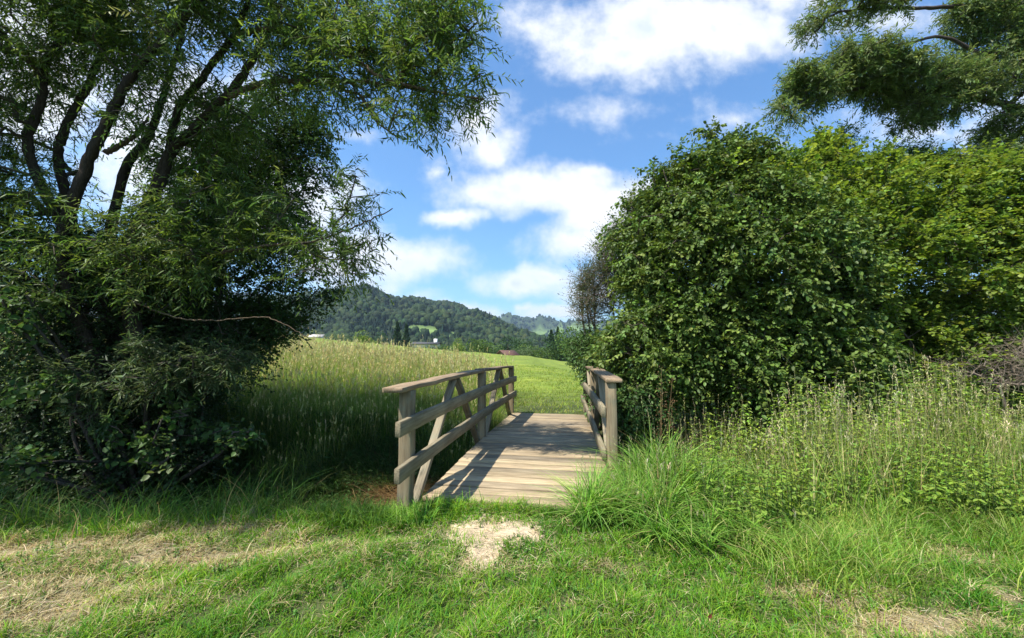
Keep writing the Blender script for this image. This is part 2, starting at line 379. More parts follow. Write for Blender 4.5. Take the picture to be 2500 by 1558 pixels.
def woodmesh(name, parts, mat, parent, org=None):
    n = 0; V = []; A = []; B = []; Gn = []; Cc = []
    for v, f4, f8, g, c in parts: V.append(v); A.append(f4+n); B.append(f8+n); Gn.append(g); Cc.append(np.zeros((len(v), 3)) + c); n += len(v)
    V = np.concatenate(V)
    if org is not None: V = V - np.asarray(org)
    o = mesh(name, V, [np.concatenate(A), np.concatenate(B)], mat, parent, np.concatenate(Cc))
    a = o.data.attributes.new('grain', 'FLOAT_VECTOR', 'POINT'); a.data.foreach_set('vector', np.concatenate(Gn).astype(np.float32).ravel())
    return o
DZ = .05                                                             # deck top
dl0 = G(1034, 1215, DZ)[:2]; dl1 = G(1254, 1008, DZ)[:2]             # deck's left edge
dr0 = np.array([1.10, 4.05]); dr1 = np.array([1.74, 10.15])
o3 = np.array([*((dl0 + dr0)/2), 0.0])
bridge = thing('footbridge', 'narrow weathered timber footbridge with plank deck and two handrails crossing the ditch', 'footbridge', o3)
cam_b = lambda s: .05*4*s*(1-s)
parts = []; npk = 32; Ld = np.linalg.norm(dl1 - dl0)
dcols = [(.53, .43, .29), (.46, .38, .27), (.58, .46, .31), (.42, .35, .26), (.49, .40, .285)]
r_ = random.Random(5)
for k in range(npk):
    s0, s1 = k/npk, (k+1)/npk; sm = (s0+s1)/2; gap = .012 + .008*r_.random() + (.012 if r_.random() < .3 else 0)
    a = dl0 + (dl1-dl0)*sm; bb = dr0 + (dr1-dr0)*sm
    e = r_.uniform(-.008, .008); dd = (bb-a)/np.linalg.norm(bb-a)
    a = a - dd*(.02+e); bb = bb + dd*(.02 + r_.uniform(-.02, .02))
    z = DZ - .021 + cam_b(sm) + r_.uniform(-.004, .004)
    c = np.array(dcols[r_.randrange(5)])*np.array([1.04, 1.0, .88])*r_.uniform(.76, 1.14)
    if k >= 5: c = c*np.array([.70, .72, .76])  # tree shade over the farther planks put into their colour
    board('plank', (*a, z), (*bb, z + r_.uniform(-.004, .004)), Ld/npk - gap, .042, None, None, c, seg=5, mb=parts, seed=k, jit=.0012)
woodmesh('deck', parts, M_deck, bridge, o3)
for q in (.22, .78):
    a = dl0*(1-q) + dr0*q; bb = dl1*(1-q) + dr1*q
    board('beam', (*a, DZ-.17), (*bb, DZ-.17), .2, .24, M_wood, bridge, (.16, .13, .10), camber=cam_b, org=o3, seg=10, seed=90)
board('sill', (*(dl0 + [-.05, -.02]), DZ-.13), (*(dr0 + [.05, -.02]), DZ-.13), .16, .16, M_wood, bridge, (.20, .16, .12), org=o3, seed=77)
wc = np.array([.245, .21, .145])
ld0, ld1 = np.array([-1.045, 4.15]), np.array([-.02, 10.45])           # left rail line (post centres)
rd0, rd1 = np.array([1.24, 5.20]), np.array([1.91, 10.75])           # right rail line
def rail(q0, q1, side, n0, zs, seed, ext=.4):
    d = (q1-q0)/np.linalg.norm(q1-q0); nrm = np.array([d[1], -d[0]])*side   # towards the deck
    Lr = np.linalg.norm(q1-q0); camr = lambda s: .035*4*s*(1-s)
    topz = zs['top']
    for k in range(3):
        s = k/2; c = q0 + (q1-q0)*s; zt = topz + camr(s) - .045
        board('post', (*(c + nrm*r_.uniform(-.006, .006)), -.45 if k != 1 else -.85), (*(c), zt), .125, .125, M_wood, bridge, wc*np.array([1.12, 1.05, .97])*r_.uniform(.9, 1.08), up=(d[0], d[1], 0), org=o3, seed=seed+k, seg=8, jit=.0025)
    # handrail in two lengths, cap overhanging outwards
    ho = -nrm*.035
    for k in range(2):
        s0 = -ext/Lr if k == 0 else .502; s1 = .498 if k == 0 else 1.012
        a = q0 + (q1-q0)*s0 + ho; bb = q0 + (q1-q0)*s1 + ho
        board('handrail', (*a, topz - .02 + camr(s0)), (*bb, topz - .02 + camr(s1)), .20, .045, M_wood, bridge, np.array([.30, .22, .14])*(1.0 if k == 0 else .8), org=o3, seed=seed+10+k, seg=8, jit=.004,
              camber=(lambda s, a_=s0, b_=s1: camr(a_+(b_-a_)*s) - (camr(a_)*(1-s) + camr(b_)*s)))
    for nm in ('mid', 'low'):
        z0, z1 = zs[nm]; off = nrm*(.073 + .026)
        a = q0 + d*(-(.43 if ext > .2 else .06)) + off; bb = q0 + d*(Lr + .12) + off
        board('rail_board', (*a, z0 - .065), (*bb, z1 - .065), .05, .135, M_wood, bridge, wc*r_.uniform(.92, 1.08)*np.array([1, 1, .95]), org=o3, seed=seed+20, seg=12, jit=.0015, camber=camr)
    for k in range(2):                                              # A-frame braces in each bay
        sA, sB = k/2, (k+1)/2; sm = (sA+sB)/2
        for side_, (sa, sb) in enumerate(((sA + .035, sm - .012), (sB - .03, sm + .012))):
            pa = q0 + (q1-q0)*sa; pb = q0 + (q1-q0)*sb
            board('brace', (*pa, .0 if side_ == 0 and k == 0 else -.02), (*pb, topz + camr(sm) - .06), .062, .09, M_wood, bridge, wc*(1.25 if side_ == 0 else .78)*r_.uniform(.92, 1.05), up=(nrm[0], nrm[1], 0), org=o3, seed=seed+30+k*2+side_, seg=6)  # sunlit near legs lightened, shaded far legs darkened in the colour itself
rail(ld0, ld1, 1, 3, dict(top=1.225, mid=(.935, .965), low=(.53, .60)), 100, .27)
rail(rd0, rd1, -1, 3, dict(top=1.225, mid=(.885, .84), low=(.36, .46)), 200, .09)

# ------------------------------------------------------------------ grass
def blades(x, y, h, w, lean, col, seed=0, droop=1.0, z=None, rows=4, az=None, mat=M_grass):
    r = np.random.default_rng(seed); n = len(x)
    if z is None: z = height(x, y)
    a = r.uniform(0, 2*pi, n) if az is None else az; L_ = np.stack([np.cos(a), np.sin(a), 0*a], 1)
    fa = a + pi/2 + r.normal(0, .6, n); sd = np.stack([np.cos(fa), np.sin(fa), 0*a], 1)
    t = np.linspace(0, 1, rows); root = np.stack([x, y, z - .01], 1)
    wt = np.array([.75, 1.0, .75, .42, .15])[:rows] if rows == 5 else np.array([.8, 1.0, .6, .06])[:rows]
    up = (t[None]*(1 - .45*(lean*droop)[:, None]*t[None]**1.5))*h[:, None]
    out = (lean[:, None]*(t[None]**1.8))*h[:, None]
    ctr = root[:, None] + L_[:, None]*out[..., None]; ctr[..., 2] += up
    s = sd[:, None]*(w[:, None]*wt[None]*.5)[..., None]
    v = np.stack([ctr - s, ctr + s], 2).reshape(-1, 3)              # n*rows*2
    k = np.arange(rows-1)*2; q = np.stack([k, k+1, k+3, k+2], 1)
    f = (q[None] + (np.arange(n)*rows*2)[:, None, None]).reshape(-1, 4)
    return v, f, np.repeat(col, rows*2, 0)
def palette(n, cols, wts, seed, var=.18):
    r = np.random.default_rng(seed); c = np.array(cols)[r.choice(len(cols), n, p=np.array(wts)/sum(wts))]
    return c*(1 + var*r.normal(size=(n, 1)))*(1 + .06*r.normal(size=(n, 3)))
def on_deck(x, y, m=0.0):
    s = (y - dl0[1])/(dl1[1]-dl0[1]); xl = dl0[0] + (dl1[0]-dl0[0])*s; xr = dr0[0] + (dr1[0]-dr0[0])*s
    return (y > 4.24 - .10*(x + .9) - m) & (y < 10.25 + m) & (x > xl - m) & (x < xr + m)
def inview(x, y, marg=.15): return np.abs(x) < (y*1.25 + marg + .3)
GREENS = [(.15, .32, .022), (.105, .25, .020), (.21, .35, .03), (.085, .25, .04), (.23, .30, .05)]
STRAW = [(.50, .42, .22), (.42, .35, .17), (.58, .50, .30), (.33, .29, .12)]
clump = SN(31, .45, 3, 2); clump2 = SN(33, 1.6, 3, 2)
def lawn():
    n = 430000; y = rng.uniform(1.35, 5.6, n)**1.0; x = rng.uniform(-7, 7.5, n)
    # more blades close to the lens
    k = inview(x, y) & (rng.random(n) < np.clip(1.25 - .12*y, .2, 1)) & (y < edge_y(x) + .25) & ~on_deck(x, y) 
    x, y = x[k], y[k]; XY = np.stack([x, y], 1); n = len(x)
    pn = pathness(x, y); dr = dryness(x, y); cl = clump(XY)
    k = rng.random(n) > np.clip(pn*1.35, 0, .93)*(y < 3.86); k &= rng.random(n) > np.clip(dr*.5 - .15, 0, .35)
    x, y, XY, dr, cl = x[k], y[k], XY[k], dr[k], cl[k]; n = len(x)
    e = edge_y(x) - y
    h = .068*(1 + .45*cl) + .025*rng.random(n) + .05*np.exp(-(e/.22)**2)*(x < 1.2) + .06*smst(1.4, 2.6, x)*smst(2.6, 3.6, y) + .05*np.exp(-((y-4.1)/.12)**2)*(np.abs(x) < 1.1)
    h *= (1 - .45*np.clip(dr - .2, 0, 1)); h = np.clip(h, .02, .3)
    tall = rng.random(n) < .02; h[tall] *= 1.8
    w = rng.uniform(.0032, .0058, n)*(1 + .25*np.clip(y - 2, 0, 3))
    dryb = rng.random(n) < np.clip(dr*1.15 + .04, 0, .95)
    g = palette(n, GREENS, [3, 3, 2.2, 1.6, 1], 41); sidx = palette(n, STRAW, [3, 3, 2, 2], 42)
    g = g*(1 + .16*clump2(XY)[:, None]*np.array([1.3, .8, .6]))
    c = np.where(dryb[:, None], sidx, g); ln = rng.uniform(.3, 1.15, n); ln[dryb] = rng.uniform(.6, 1.5, dryb.sum())
    return blades(x, y, h, w, ln, c, 44)
lw = MB(); v, f, c = lawn(); lw.add(v, f, c)
o = lw.build('lawn_grass', M_grass); tag(o, 'short mown grass with straw coloured dry patches in the foreground', 'grass', kind='stuff')

# loose straw lying on the worn patches
def straw():
    n = 26000; x = rng.uniform(-4.5, 4.6, n); y = rng.uniform(1.7, 4.1, n); pn = pathness(x, y); dr = dryness(x, y)
    k = (rng.random(n) < np.clip(np.maximum(np.clip(pn, 0, 2)**.6*1.1, (dr - .35)*1.3), 0, 1)) & inview(x, y) & ~on_deck(x, y, .05); x, y = x[k], y[k]; n = len(x)
    z = height(x, y) + rng.uniform(.010, .04, n); a = rng.uniform(0, 2*pi, n); el = rng.normal(0, .15, n); Lh = rng.uniform(.025, .09, n)
    d = np.stack([np.cos(a)*np.cos(el), np.sin(a)*np.cos(el), np.sin(el)], 1); p0 = np.stack([x, y, z], 1)
    q = .0009*(1 + rng.random(n)); return prisms(p0, p0 + d*Lh[:, None], q, q*.8, 3, np.repeat(palette(n, [(.52, .43, .26), (.44, .34, .19), (.60, .50, .32)], [1, 1, 1], 3), 6, 0))
v, f, c = straw(); o = mesh('straw', v, f, plain_mat('straw_stalk', .8), None, c); tag(o, 'loose dry straw scattered on the worn ground before the bridge', 'straw', kind='stuff')

def field_blades(name, label, n, xr, yr, h, w, cols, wts, seed, cond=None, lean=(.2, .9), hn=.25, rows=4, tall=None, wy=.0, headc=None, headf=0.0, zoff=0.0, droop=1.0, dens=None, az=None, hfun=None):
    r = np.random.default_rng(seed); x = r.uniform(*xr, n); y = yr[0] + (yr[1]-yr[0])*r.random(n)**1.0
    k = inview(x, y, .4) & ~on_deck(x, y, .03)
    if cond is not None: k &= cond(x, y, r)
    x, y = x[k], y[k]; n = len(x); XY = np.stack([x, y], 1)
    hh = r.uniform(h[0], h[1], n)*(1 + hn*clump2(XY)); ww = r.uniform(w[0], w[1], n)*(1 + wy*np.clip(y - 6, 0, 40))
    if hfun is not None: hh = hh*hfun(x, y)
    c = palette(n, cols, wts, seed + 1); c *= (1 + .14*clump2(XY*.7))[:, None]
    ln = r.uniform(lean[0], lean[1], n)
    a = r.uniform(0, 2*pi, n) if az is None else r.normal(az[0], az[1], n)
    mb = MB(); v, f, cc2 = blades(x, y, hh, ww, ln, c, seed + 2, rows=rows, az=a, droop=droop); mb.add(v, f, cc2)
    if headf > 0:                                                  # flowering stalks with feathery heads
        m = int(n*headf); s = r.choice(n, m, replace=False); hs = hh[s]*r.uniform(1.0, 1.3, m); z0 = height(x[s], y[s])
        ln2 = r.uniform(.02, .22, m); aa = a[s]; d = np.stack([np.cos(aa)*ln2, np.sin(aa)*ln2, np.ones(m)], 1); p0 = np.stack([x[s], y[s], z0], 1); p1 = p0 + d*hs[:, None]
        wd = .0012*(1 + wy*2*np.clip(y[s] - 6, 0, 40)); hc = palette(m, headc, [1]*len(headc), seed + 5)
        v, f, q = prisms(p0, p1, wd, wd*.7, 3, np.repeat(hc*np.array([.9, 1.0, .8]), 6, 0)); mb.add(v, f, q)
        kk = 7
        for j in range(kk):                                        # spikelets
            tpos = p0 + d*hs[:, None]*(1 - .13*j/kk); dd = norm(np.stack([r.normal(0, .35, m), r.normal(0, .35, m), np.full(m, .8)], 1))
            sz = (.012 + .012*r.random(m))*(1 + wy*2.0*np.clip(y[s] - 6, 0, 40)); v, f, q = stamp(T_DIAM, tpos, frames(dd, r.normal(size=(m, 3))), sz*.42, sz*1.6, hc); mb.add(v, f, q)
    o = mb.build(name, M_grass); tag(o, label, 'grass', kind='stuff'); return o
MEAD = [(.15, .25, .035), (.22, .31, .055), (.36, .36, .12), (.11, .21, .03)]
GOLD = [(.55, .50, .22), (.62, .56, .28), (.48, .44, .18), (.52, .46, .20)]
# tall meadow left of and behind the bridge
def cmead(x, y, r):
    t = y - edge_y(x); u = 1250 + 1000*x/y
    lim = 640 + 540*smst(0, 1, (y - 6)/14)
    edge = x < -.55 + .16*(y - 6) - .015*(y-6)**2 + .25*np.sin(y)
    return (t > 3.3 + .5*np.sin(x*2.2)) & edge & (r.random(len(x)) < np.clip(1.5 - .06*y, .25, 1))
field_blades('meadow_grass', 'tall golden meadow grass in seed on the bank left of the bridge', 190000, (-16, 2), (6, 24), (.35, .66), (.004, .007), MEAD, [3, 3, 1.3, 2.5], 300, cmead, lean=(.25, 1.0), wy=.10, headc=GOLD, headf=.11, hn=.13, hfun=lambda x, y: 1 + .68*smst(8.5, 13.5, y))
# dark long grass on the ditch slopes
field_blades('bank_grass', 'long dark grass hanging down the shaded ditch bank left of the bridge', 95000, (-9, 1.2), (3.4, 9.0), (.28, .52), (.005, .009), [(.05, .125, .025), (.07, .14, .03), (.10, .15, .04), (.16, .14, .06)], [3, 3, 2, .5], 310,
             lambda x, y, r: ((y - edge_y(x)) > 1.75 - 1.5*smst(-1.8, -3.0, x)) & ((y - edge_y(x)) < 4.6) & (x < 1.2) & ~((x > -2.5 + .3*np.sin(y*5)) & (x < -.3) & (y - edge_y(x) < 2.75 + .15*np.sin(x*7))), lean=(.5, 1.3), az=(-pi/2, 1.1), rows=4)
field_blades('near_bank_grass', 'fringe of grass on the lip of the ditch left of the bridge', 9000, (-6, -.6), (3.2, 4.9), (.10, .26), (.004, .008), GREENS + STRAW[:2], [3, 3, 2, 2, 2, 1.3, 1.2], 320,
             lambda x, y, r: np.abs(y - edge_y(x) - .05) < .22, lean=(.2, .9))
field_blades('dead_sedge', 'brown flattened dead grass at the bottom of the ditch', 9000, (-2.9, -.3), (5.4, 7.2), (.25, .5), (.004, .009), [(.30, .19, .08), (.22, .14, .06), (.38, .26, .12)], [1, 1, 1], 330,
             lambda x, y, r: ((y - edge_y(x)) > 1.9) & ((y - edge_y(x)) < 2.85) & (r.random(len(x)) < .75*smst(-3.0, -2.3, x)), lean=(1.1, 2.0), az=(0, .5))
LUSH = [(.16, .33, .045), (.21, .37, .055), (.13, .28, .045), (.30, .40, .11), (.38, .35, .15)]
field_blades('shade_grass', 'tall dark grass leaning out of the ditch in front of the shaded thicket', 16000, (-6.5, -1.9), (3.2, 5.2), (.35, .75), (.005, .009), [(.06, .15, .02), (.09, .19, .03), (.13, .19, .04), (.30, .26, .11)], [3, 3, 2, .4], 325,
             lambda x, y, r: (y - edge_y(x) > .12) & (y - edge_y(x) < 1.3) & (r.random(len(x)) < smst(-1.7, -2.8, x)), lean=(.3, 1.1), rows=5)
field_blades('post_tuft', 'bright green grass tuft around the foot of the left railing', 3600, (-2.3, -.72), (3.75, 4.25), (.14, .30), (.006, .010), LUSH[:4], [3, 3, 2, 1], 328,
             lambda x, y, r: (np.abs(x + 1.25) < .75*r.random(len(x))**.6) & (y < edge_y(x) + .12) & (y > 3.8), lean=(.2, 1.2), rows=5)
# lush tall clump right of the bridge
def clush(x, y, r):
    rt = np.random.default_rng(5); ok = np.zeros(len(x), bool)
    for j in range(146):
        if j < 60: cy = rt.uniform(4.15, 6.0); cx = rt.uniform(.92, 1.75) + .14*(cy - 4.3)
        elif j < 78: cy = rt.uniform(3.9, 4.9); cx = rt.uniform(1.1, 2.2)
        elif j < 118: cy = rt.uniform(3.80, 4.18); cx = rt.uniform(.34, 1.2)
        else: cy = rt.uniform(3.3, 4.0); cx = rt.uniform(1.1, 2.3)
        ok |= (x - cx)**2 + (y - cy)**2 < (rt.uniform(.03, .11)*(.6 + .4*r.random(len(x))))**2
    return ok
field_blades('lush_grass', 'lush blue-green long grass clump against the right railing', 52000, (.62, 2.9), (3.1, 6.3), (.26, .80), (.009, .017), LUSH, [3, 3, 2, 1.8, .5], 340, clush, lean=(.2, 1.5), rows=5, headc=[(.40, .40, .22), (.50, .44, .26)], headf=.02, hn=.3, hfun=lambda x, y: np.clip(1.25 - .5*(x - 1.0), .45, 1.25)*np.clip(.62 + .5*(y - 3.6), .5, 1.25))
# rough grass of the right-hand verge
ROUGH = [(.17, .31, .04), (.23, .34, .055), (.13, .27, .04), (.32, .37, .09), (.50, .44, .20)]
field_blades('verge_grass', 'rough knee-high grass on the verge right of the bridge', 110000, (1.7, 10), (2.4, 7.5), (.10, .32), (.004, .008), ROUGH, [3, 3, 3, 2, 1.1], 350,
             lambda x, y, r: ((y - 2.75 - .25*np.sin(x*2.1) + .10*(x - 2)) > .9*r.random(len(x))), lean=(.3, 1.1), hn=.3)
field_blades('tall_verge_grass', 'waist-high seeding grass standing among the nettles at right', 18000, (2.4, 11), (3.6, 8.5), (.55, .95), (.004, .007), ROUGH, [2, 3, 2, 3, 5], 360,
             lambda x, y, r: (y > 3.9 + .35*np.sin(x*1.7) + .8*r.random(len(x)) - .10*(x-3)), lean=(.1, .7), headc=[(.56, .50, .28), (.62, .54, .32)], headf=.32, hn=.3)
# meadow beyond the bridge
field_blades('field_grass', 'bright green mown field grass beyond the far end of the bridge', 150000, (-26, 14), (10.0, 34), (.05, .16), (.008, .014), [(.20, .29, .04), (.25, .32, .05), (.30, .33, .07), (.14, .23, .035)], [3, 3, 2, 2], 370,
             lambda x, y, r: r.random(len(x)) < np.clip(13.0/y, 0, 1)**1.6, lean=(.3, 1.1), wy=.05, hn=.2)
field_blades('far_weeds', 'scattered tall seeding weeds at the far rim of the meadow', 420, (-9, -2), (19, 30), (.5, 1.25), (.01, .015), [(.22, .20, .10)], [1], 380,
             lambda x, y, r: (np.abs(x/y + .27) < .10*r.random(len(x))), lean=(.05, .3), wy=.05, headc=[(.40, .34, .2)], headf=.5)

# ------------------------------------------------------------------ trees
def ell_sample(E, n, r, shell=0.0):
    """n points in a union of ellipsoids [(centre, radii)], volume-weighted"""
    vol = np.array([np.prod(e[1])**(.8) for e in E]); k = r.choice(len(E), n, p=vol/vol.sum())
    c = np.array([e[0] for e in E])[k]; R = np.array([e[1] for e in E])[k]; d = norm(r.normal(size=(n, 3)))
    rho = (r.random(n)*(1 - shell**3) + shell**3)**(1/3)
    return c + d*R*rho[:, None], d, k
def grow(base_nodes, targets, r, sag=.1):
    """connect every target to the nearest existing node; pipe-model radii. returns nodes, parents, radius"""
    nodes = [tuple(p) for p in base_nodes]; nb = len(nodes); par = list(range(-1, nb-1)); tgt = []
    A = np.array(nodes); order = np.argsort([np.min(np.linalg.norm(A - t, axis=1)) for t in targets])
    buf = np.zeros((nb + len(targets)*5 + 5, 3)); buf[:nb] = A; cnt = nb
    for ti in order:
        t = targets[ti]; dd = np.linalg.norm(buf[:cnt] - t, axis=1); up = (buf[:cnt, 2] - t[2]).clip(0)*.35
        k = int(np.argmin(dd + up)); a = buf[k].copy(); Ln = dd[k]; m = max(1, min(4, int(Ln/.35))); off = r.normal(size=3)*Ln*.09; off[2] += Ln*sag; pk = k
        for j in range(1, m+1):
            s = j/m; q = a + (t-a)*s + off*4*s*(1-s); buf[cnt] = q; par.append(pk); pk = cnt; cnt += 1
        tgt.append(pk)
    w = np.zeros(cnt); w[tgt] += 1
    for i in range(cnt-1, nb-1, -1): w[par[i]] += w[i]
    return buf[:cnt], np.array(par), w, nb, np.array(tgt)
def limbs_mesh(nodes, par, w, nb, mb, r0=.0045, ex=.46, col=(.1, .08, .06), sides=5):
    i = np.arange(nb, len(nodes)); rad = r0*np.maximum(w, 1)**ex; p0 = nodes[par[i]]; p1 = nodes[i]
    ra = np.where(par[i] < nb, rad[i]*1.15, np.minimum(rad[par[i]], rad[i]*1.6))
    v, f, c = prisms(p0, p1, ra, rad[i], sides, np.array(col)); mb.add(v, f, c)
def shoots(o, d, L_, k, r, tmpl, lw, ll, cols, wts, seed, droop=.35, hang=.5, spread=.8, flat=0.0, twig=.0018, lj=.25, start=.15):
    n = len(o); d = norm(d); t = np.linspace(start, 1, k)
    o_ = o[:, None]; P_ = o_ + d[:, None]*(L_[:, None]*t[None])[..., None]; P_[..., 2] -= droop*L_[:, None]*t[None]**2
    tan_ = np.repeat(d[:, None], k, 1).copy(); tan_[..., 2] -= 2*droop*t[None]; tan_ = norm(tan_)
    sd = norm(np.cross(tan_, np.array([0, 0, 1.]) + .4*r.normal(size=(n, 1, 3)))); alt = np.where(np.arange(k) % 2, 1, -1)[None, :, None]
    ld_ = tan_*.75 + sd*alt*spread + .28*r.normal(size=(n, k, 3)); ld_[..., 2] -= hang
    ld_ = norm(ld_).reshape(-1, 3); Pp = P_.reshape(-1, 3); m = len(Pp)
    up = np.array([0, 0, 1.]) + (.55 - .3*flat)*r.normal(size=(m, 3)); s = 1 + lj*r.normal(size=m); s = np.clip(s, .4, 1.6)
    cc1 = palette(n, cols, wts, seed, .16); cc1 = np.repeat(cc1, k, 0)*(1 + .12*r.normal(size=(m, 1)))
    lv = stamp(tmpl, Pp, frames(ld_, up), lw*s, ll*s, cc1)
    q0 = o_ + 0*P_[:, :1]; mid = P_[:, k//2]; end = P_[:, -1]; tw = []
    a0 = np.concatenate([o, mid]); a1 = np.concatenate([mid, end]); rr = np.full(2*n, twig)
    tw = prisms(a0, a1, rr, rr*.6, 3, np.array([.09, .09, .045]))
    return lv, tw
DARKG = [(.045, .095, .025), (.06, .12, .03), (.035, .08, .025)]
def clumpy(seed, amt):
    nn = SN(seed, 1.15, 3, 3)
    def k(p):
        r = np.random.default_rng(seed); v = nn(p*np.array([.8, .8, 1.9])); return r.random(len(p)) < np.clip(.6 + v*amt*2.0, .14, 1)
    return k
def foliage(name, root, E, nclust, nsh, k, base, seed, tmpl, lw, ll, Ls, cols, wts, mat=M_leaf, droop=.35, hang=.5, r0=.0045, outward=.6, shell=0.0, org=(0, 0, 0), spread=.8, barkc=(.1, .08, .06), flat=0., keep=None, jitter=.35, branch_name='branches'):
    r = np.random.default_rng(seed); pts, dv, ke = ell_sample(E, nclust, r, shell)
    if keep is not None: q = keep(pts); pts, dv = pts[q], dv[q]
    nodes, par, w, nb, tg = grow(base, pts, r)
    mb = MB(); limbs_mesh(nodes, par, w, nb, mb, r0, .46, barkc)
    n = len(pts)*nsh; o0 = np.repeat(nodes[tg], nsh, 0); pd = np.repeat(norm(nodes[tg] - nodes[par[tg]]), nsh, 0)
    # slide the origin back along the last twig
    o0 = o0 - pd*(r.random((n, 1))*jitter); d = norm(pd*outward + norm(r.normal(size=(n, 3)))*.8)
    L_ = r.uniform(Ls[0], Ls[1], n)
    lv, tw = shoots(o0, d, L_, k, r, tmpl, lw, ll, cols, wts, seed+1, droop, hang, spread, flat)
    mb.add(*tw)
    mb.build(branch_name, M_twig, root, org)
    lb = MB(); lb.add(*lv); lb.build('crown', mat, root, org)
    return n*k
def stem(name, root, pts, r0, r1, org, seed, sides=12, thin=1.0, col=(.05, .038, .028), rough=.12):
    c = catmull(pts, 10); rad = np.linspace(r0, r1, len(c))*thin; c = c + np.random.default_rng(seed).normal(size=c.shape)*.006
    v, f, cl = tube(c, rad, sides, rough, seed, col); o = mesh(name, v - np.asarray(org), f, M_bark, root, cl, True); return c

# ---- big willow at left, many leaning stems
TB = np.array([-5.7, 6.6, float(height(-5.7, 6.6))])
wl = thing('willow_tree', 'large many-stemmed willow with long narrow leaves arching over the ditch left of the bridge', 'willow tree', TB)
fk = TB + np.array([0, 0, 1.3])
stems = [
 ([TB, fk, P(89, 431, 6.0), P(100, 250, 5.9), P(125, 130, 5.8), P(225, 28, 5.7), P(300, -90, 5.6)], .13, .035),
 ([TB + [.2, .1, 0], P(230, 700, 6.5), P(150, 430, 6.3), P(157, 320, 6.2), P(212, 220, 6.2), P(255, 110, 6.1), P(300, 10, 6.0), P(330, -120, 6)], .13, .04),
 ([TB + [.1, -.1, 0], P(160, 680, 6.0), P(200, 440, 5.8), P(262, 300, 5.7), P(330, 175, 5.6), P(420, 80, 5.5), P(490, -10, 5.4), P(560, -150, 5.3)], .145, .05),
 ([TB + [.3, 0, 0], P(270, 700, 6.5), P(300, 430, 6.6), P(360, 340, 6.6), P(390, 260, 6.6), P(418, 170, 6.5), P(445, 80, 6.5), P(470, -80, 6.4)], .13, .04),
 ([TB + [.35, -.05, 0], P(300, 680, 6.2), P(398, 430, 6.1), P(430, 280, 6.0), P(500, 180, 5.9), P(570, 85, 5.8), P(610, -10, 5.7), P(640, -140, 5.6)], .12, .04),
 ([TB + [.4, -.1, 0], P(320, 700, 6.1), P(400, 405, 6.1), P(476, 312, 6.0), P(560, 225, 5.9), P(625, 130, 5.8), P(680, 20, 5.7), P(740, -100, 5.6)], .15, .045)]
base = [TB, fk]
for k, (pts, a, b) in enumerate(stems):
    c = stem('stem', wl, pts, a, b, TB, 400+k, thin=.62); base += list(c[14::3])
limbs_ = [([P(570, 90, 5.8), P(640, 72, 5.6), P(700, 80, 5.5), P(785, 104, 5.4), P(878, 150, 5.2), P(924, 185, 5.1), P(1063, 225, 4.9), P(1180, 240, 4.8)], .05, .012),
 ([P(560, 235, 5.9), P(620, 210, 5.7), P(680, 198, 5.6), P(800, 200, 5.4), P(900, 200, 5.3), P(1060, 226, 5.1)], .055, .015),
 ([P(800, 202, 5.4), P(850, 224, 5.35), P(880, 232, 5.3), P(902, 270, 5.3), P(926, 302, 5.25), P(968, 335, 5.2)], .028, .01),
 ([P(255, 372, 5.8), P(300, 350, 5.9), P(335, 325, 6.0), P(362, 285, 6.1)], .05, .02),
 ([P(400, 640, 6.0), P(520, 620, 5.9), P(650, 600, 5.8), P(760, 590, 5.7), P(850, 560, 5.6), P(960, 510, 5.5)], .035, .008),
 ([P(330, 740, 5.9), P(430, 775, 5.7), P(520, 782, 5.6), P(640, 775, 5.5), P(700, 795, 5.45), P(760, 830, 5.4)], .014, .004)]
for k, (pts, a, b) in enumerate(limbs_):
    c = stem('limb', wl, pts, a, b, TB, 420+k, 8, .85, (.13, .09, .06) if k != 5 else (.15, .11, .07)); base += list(c[::3])
base = np.array(base)
E = [(P(200, 60, 5.9), (1.5, .9, .9)), (P(420, 120, 5.9), (1.2, .9, .8)), (P(650, 60, 5.6), (1.2, .9, .7)), (P(850, 30, 5.3), (1.1, .8, .6)), (P(1000, 90, 5.1), (.8, .7, .55)),
     (P(1060, 170, 5.0), (.75, .6, .42)), (P(1120, 215, 5.0), (.36, .5, .34)), (P(880, 180, 5.3), (.8, .6, .45)), (P(720, 200, 5.6), (.8, .7, .4)), (P(1010, 300, 5.2), (.42, .4, .35)), (P(1060, 350, 5.2), (.28, .3, .22)),
     (P(60, 300, 6.2), (.9, .8, 1.1)), (P(430, 300, 6.2), (1.2, .8, .8)), (P(560, 330, 6.4), (.7, .7, .6)), (P(300, 540, 5.7), (1.3, .7, .6)), (P(120, 640, 5.7), (.9, .6, .6)), (P(400, 650, 5.8), (.8, .5, .5)), (P(80, 520, 6.0), (.9, .7, .7)),
     (P(550, 520, 6.1), (1.1, .7, .8)), (P(720, 560, 5.9), (.8, .6, .6)), (P(860, 470, 5.7), (.4, .4, .5)), (P(850, 620, 5.7), (.5, .5, .4)), (P(950, 530, 5.6), (.3, .3, .25)), (P(880, 560, 5.6), (.5, .4, .4)), (P(760, 640, 5.8), (.7, .4, .4)), 
     (P(1170, 0, 5.0), (.2, .4, .16)), (P(1110, 60, 5.0), (.5, .5, .35)), (P(1270, -10, 4.9), (.12, .2, .08)),
     (np.array([-8.2, 5.6, 6.4]), (2.0, 1.0, 1.3)), (np.array([-6.0, 5.6, 7.4]), (2.4, 1.1, 1.2)), (np.array([-3.6, 5.6, 7.2]), (1.7, 1.0, .9)), (np.array([-8.8, 5.9, 4.2]), (1.4, .9, 1.3)),
     (np.array([-7.6, 2.4, 5.6]), (1.9, .45, .8)), (np.array([-5.4, 2.4, 5.8]), (1.7, .4, .7)), (np.array([-8.5, 3.4, 4.2]), (1.3, .6, .8))]  # out-of-view lobes added overhead to cast shade on the ditch lip
